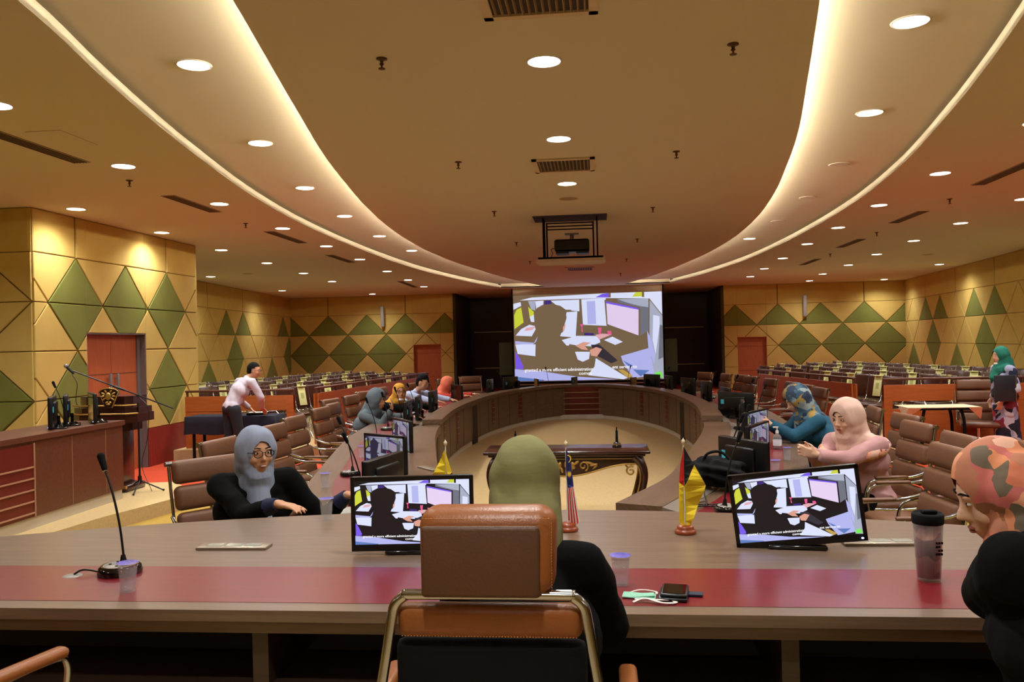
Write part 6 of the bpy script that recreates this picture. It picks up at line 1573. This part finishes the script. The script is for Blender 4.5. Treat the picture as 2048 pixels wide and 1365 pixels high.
# the man leaning over the blue table
M_SHIRTW = mat('pale_lilac_shirt', (190, 182, 192), 0.8, bump=0.25, bscale=12)
person((-5.06, 11.80, 0.0), face(-0.62, -0.78), 'man in a pale shirt and dark trousers leaning over the blue-covered table',
    dict(spine=((0, -0.04, 0.90), (0, 0.10, 1.13), (0, 0.23, 1.31), (0.03, 0.33, 1.44)), head=(-0.15, 0.0, -0.75), cloth=M_SHIRTW, cloth_name='shirt', hair=True, woman=False, hipk=0.86, vox=0.011, glasses=0.022, loose=0.014,
         wr=(-4.72, 12.05, 0.86), wl=(-5.0, 12.25, 0.84), hintr=(0.6, -0.7, 0.1), hr=((0.1, 0.7, -0.6), (0, -0.3, -1), 0.5), shoulder=0.2, lower=mat('charcoal_trousers', (26, 28, 34), 0.85),
         stand=[[(0.09, -0.03, 0.86), (0.11, 0.03, 0.47), (0.12, -0.06, 0.09), (0.14, 0.10, 0.035)], [(-0.09, -0.03, 0.86), (-0.10, -0.03, 0.47), (-0.12, -0.16, 0.09), (-0.13, 0.0, 0.035)]]))
# the woman from behind in the foreground
H_OLIVE = mat('olive_scarf', (126, 122, 76), 0.9, noise=0.05, nscale=6, bump=0.5, bscale=7, stretch=(1, 1, 3))
person((0.135, 2.06, 0.15), PI * 0 + 0.02, 'woman in an olive headscarf and black blazer seen from behind in the foreground chair',
    dict(spine=((0, 0.0, 0.56), (0.01, 0.10, 0.84), (0.0, 0.22, 1.045), (-0.005, 0.335, 1.205)), head=(-0.18, 0.0, 0.0), cloth=M_BLAZER, cloth_name='blazer', hijab=H_OLIVE, hjt=0.024, vox=0.009, loose=0.028, cape=0.0, drape=0.18,
         wr=(0.20, 2.60, 0.95), wl=(0.06, 2.60, 0.95), hr=((-0.7, 0.7, 0), (0, 0, -1), 0.4), hl=((0.7, 0.7, 0), (0, 0, -1), 0.4), hintr=(0.75, 0.1, -1), hintl=(-0.75, 0.1, -1), shoulder=0.158, bulk=1.1, armk=1.0, hscale=1.0, hjvox=0.007,
         hjx=((V(0, 0.25, 1.06), (0.04, 0.12, 1.02), 0.085, 0.05),)))
# the woman at the right edge
H_ORNG = patterned('orange_printed_scarf', [(222, 140, 96), (206, 118, 84), (226, 158, 118), (122, 76, 40), (198, 106, 96), (214, 150, 130), (150, 96, 60), (228, 176, 150), (186, 120, 90), (110, 96, 76)], 20, 0.85)
person((1.555, 1.98, 0.15), 0.72, 'woman in an orange printed headscarf and black blazer hunched at the right edge',
    dict(spine=((0, 0, 0.56), (0.0, 0.11, 0.88), (0.0, 0.21, 1.12), (0.02, 0.325, 1.20)), head=(-0.35, 0.0, 0.72), cloth=M_BLAZER, cloth_name='blazer', hijab=H_ORNG, hjt=0.022, vox=0.009, fine=True, skin=M_SKIN2, loose=0.034, cape=0.3, drape=0.02,
         wr=(1.75, 2.66, 0.95), wl=(1.46, 2.60, 0.95), hr=((-0.4, 0.8, 0), (0, 0, -1), 0.4), hl=((0.9, 0.35, 0), (0, 0, -1), 0.4), hintr=(0.75, 0.1, -1), hintl=(-0.6, 0.0, -1), shoulder=0.195, bulk=1.55, armk=1.2, hscale=1.04, hjvox=0.007,
         hjx=((V(0, 0.26, 1.22), (0.0, 0.10, 1.16), 0.095, 0.09),)))
# right side of the ring
H_PINK = mat('pale_pink_scarf', (216, 178, 160), 0.9, noise=0.05, nscale=8, bump=0.4, bscale=9, stretch=(3, 3, 1))
M_PINKT = mat('dusty_pink_top', (190, 142, 140), 0.85, bump=0.3, bscale=12)
p, = person((2.42, 6.72, 0.0), face(0.80, 0.60), 'seated woman in a pale pink headscarf and dusty pink top holding her hands together',
    dict(spine=SP(1.125, 0.19), head=(-0.15, 0.0, -0.1), cloth=M_PINKT, hijab=H_PINK, border=patterned('floral_border', [(216, 170, 150), (206, 120, 84), (222, 186, 166), (120, 56, 92), (218, 178, 158), (224, 150, 110), (222, 186, 166)], 30, 0.9), hjt=0.034, fine=True, skin=M_SKIN2, cape=1.25, loose=0.030, wr=(1.94, 6.47, 0.885), wl=(1.96, 6.37, 0.87), hr=((-0.9, -0.2, 0.15), (0.2, -1, 0), 0.9), hl=((-0.9, 0.05, 0.2), (0, 1, 0.2), 0.9),
         hintr=(0.2, 0.45, -1), hintl=(0.5, -0.45, -1), shoulder=0.2, bulk=1.3, hscale=1.10, drape=0.26, face=(0.059, 0.086), sleeve=0.96, armk=1.1))[:1]
b = MB()
pa = [(-0.21, 0.02, 0.86), (-0.16, 0.12, 0.80), (-0.08, 0.19, 0.74), (0.0, 0.215, 0.70), (0.09, 0.19, 0.74), (0.17, 0.12, 0.80), (0.22, 0.02, 0.86)]
H_BLUEP = patterned('blue_printed_scarf', [(58, 84, 108), (96, 124, 138), (34, 48, 70), (140, 152, 150), (72, 102, 122), (156, 128, 62), (44, 60, 84)], 22, 0.85)
M_TEAL = mat('teal_top', (14, 74, 98), 0.8, bump=0.3, bscale=12)
person((2.56, 8.25, 0.0), face(0.97, 0.12), 'seated woman in a blue printed headscarf and teal top looking down at her hands',
    dict(spine=SP(1.15, 0.28), head=(-0.5, 0.0, 0.0), cloth=M_TEAL, hijab=H_BLUEP, hjt=0.036, vox=0.009, skin=M_SKIN2, cape=1.1, loose=0.034, wr=(1.98, 8.22, 0.93), wl=(1.96, 8.05, 0.93), hr=((-0.9, -0.1, 0.2), (0, -1, 0), 0.9), hl=((-0.9, 0.1, 0.2), (0, 1, 0), 0.9),
         hintr=(0.2, 0.45, -1), hintl=(0.5, -0.45, -1), shoulder=0.205, bulk=1.4, hscale=1.08, drape=0.2, hjvox=0.009))
# the woman standing on the right
H_GREEN = mat('green_scarf', (24, 110, 92), 0.85, noise=0.05, bump=0.3, bscale=10)
M_BATIK = patterned('batik_print', [(22, 22, 38), (150, 30, 50), (26, 26, 44), (186, 180, 190), (20, 20, 34), (120, 30, 46), (30, 30, 60), (150, 150, 176)], 11, 0.85)
person((5.98, 12.15, 0.0), face(0.99, 0.1), 'woman in a green headscarf and printed dress standing on the right with a folder',
    dict(spine=((0, 0, 0.86), (0, 0.0, 1.10), (0, 0.01, 1.28), (0, 0.045, 1.425)), head=(-0.08, 0.0, 0.0), cloth=M_BATIK, cloth_name='dress_top', hijab=H_GREEN, hjt=0.022, vox=0.011, skin=M_SKIN2, loose=0.03, bulk=1.1, tunic=0.55, cape=0.9, mask=True,
         wr=(5.88, 12.30, 0.82), wl=(5.84, 11.94, 0.80), hl=((-0.25, 0, -1), (0, 1, 0), 0.9), hr=((-0.1, 0, -1), (0, -1, 0), 0.5), hintl=(0.7, -0.3, 0.1), hintr=(0.8, 0.3, 0), lower=M_BATIK, skirt=0.17, hjx=((V(0, -0.06, 1.34), (0, -0.10, 1.22), 0.07, 0.06),),
         stand=[[(0.08, 0, 0.84), (0.09, 0.04, 0.46), (0.09, -0.02, 0.09), (0.11, 0.12, 0.035)], [(-0.08, 0, 0.84), (-0.09, 0.0, 0.46), (-0.09, -0.08, 0.09), (-0.11, 0.06, 0.035)]]))
b = MB(); b.rbox((0, 0, 0), (0.27, 0.02, 0.36), 0.006); b.box((0.136, 0, 0), (0.006, 0.026, 0.36), 1)
o = b.build('folder', [mat('dark_folder', (36, 38, 44), 0.4), M_GOLD], None, (5.86, 11.87, 0.98), -0.1); tag(o, 'dark folder with a bright edge held by the woman in the green headscarf', 'folder')
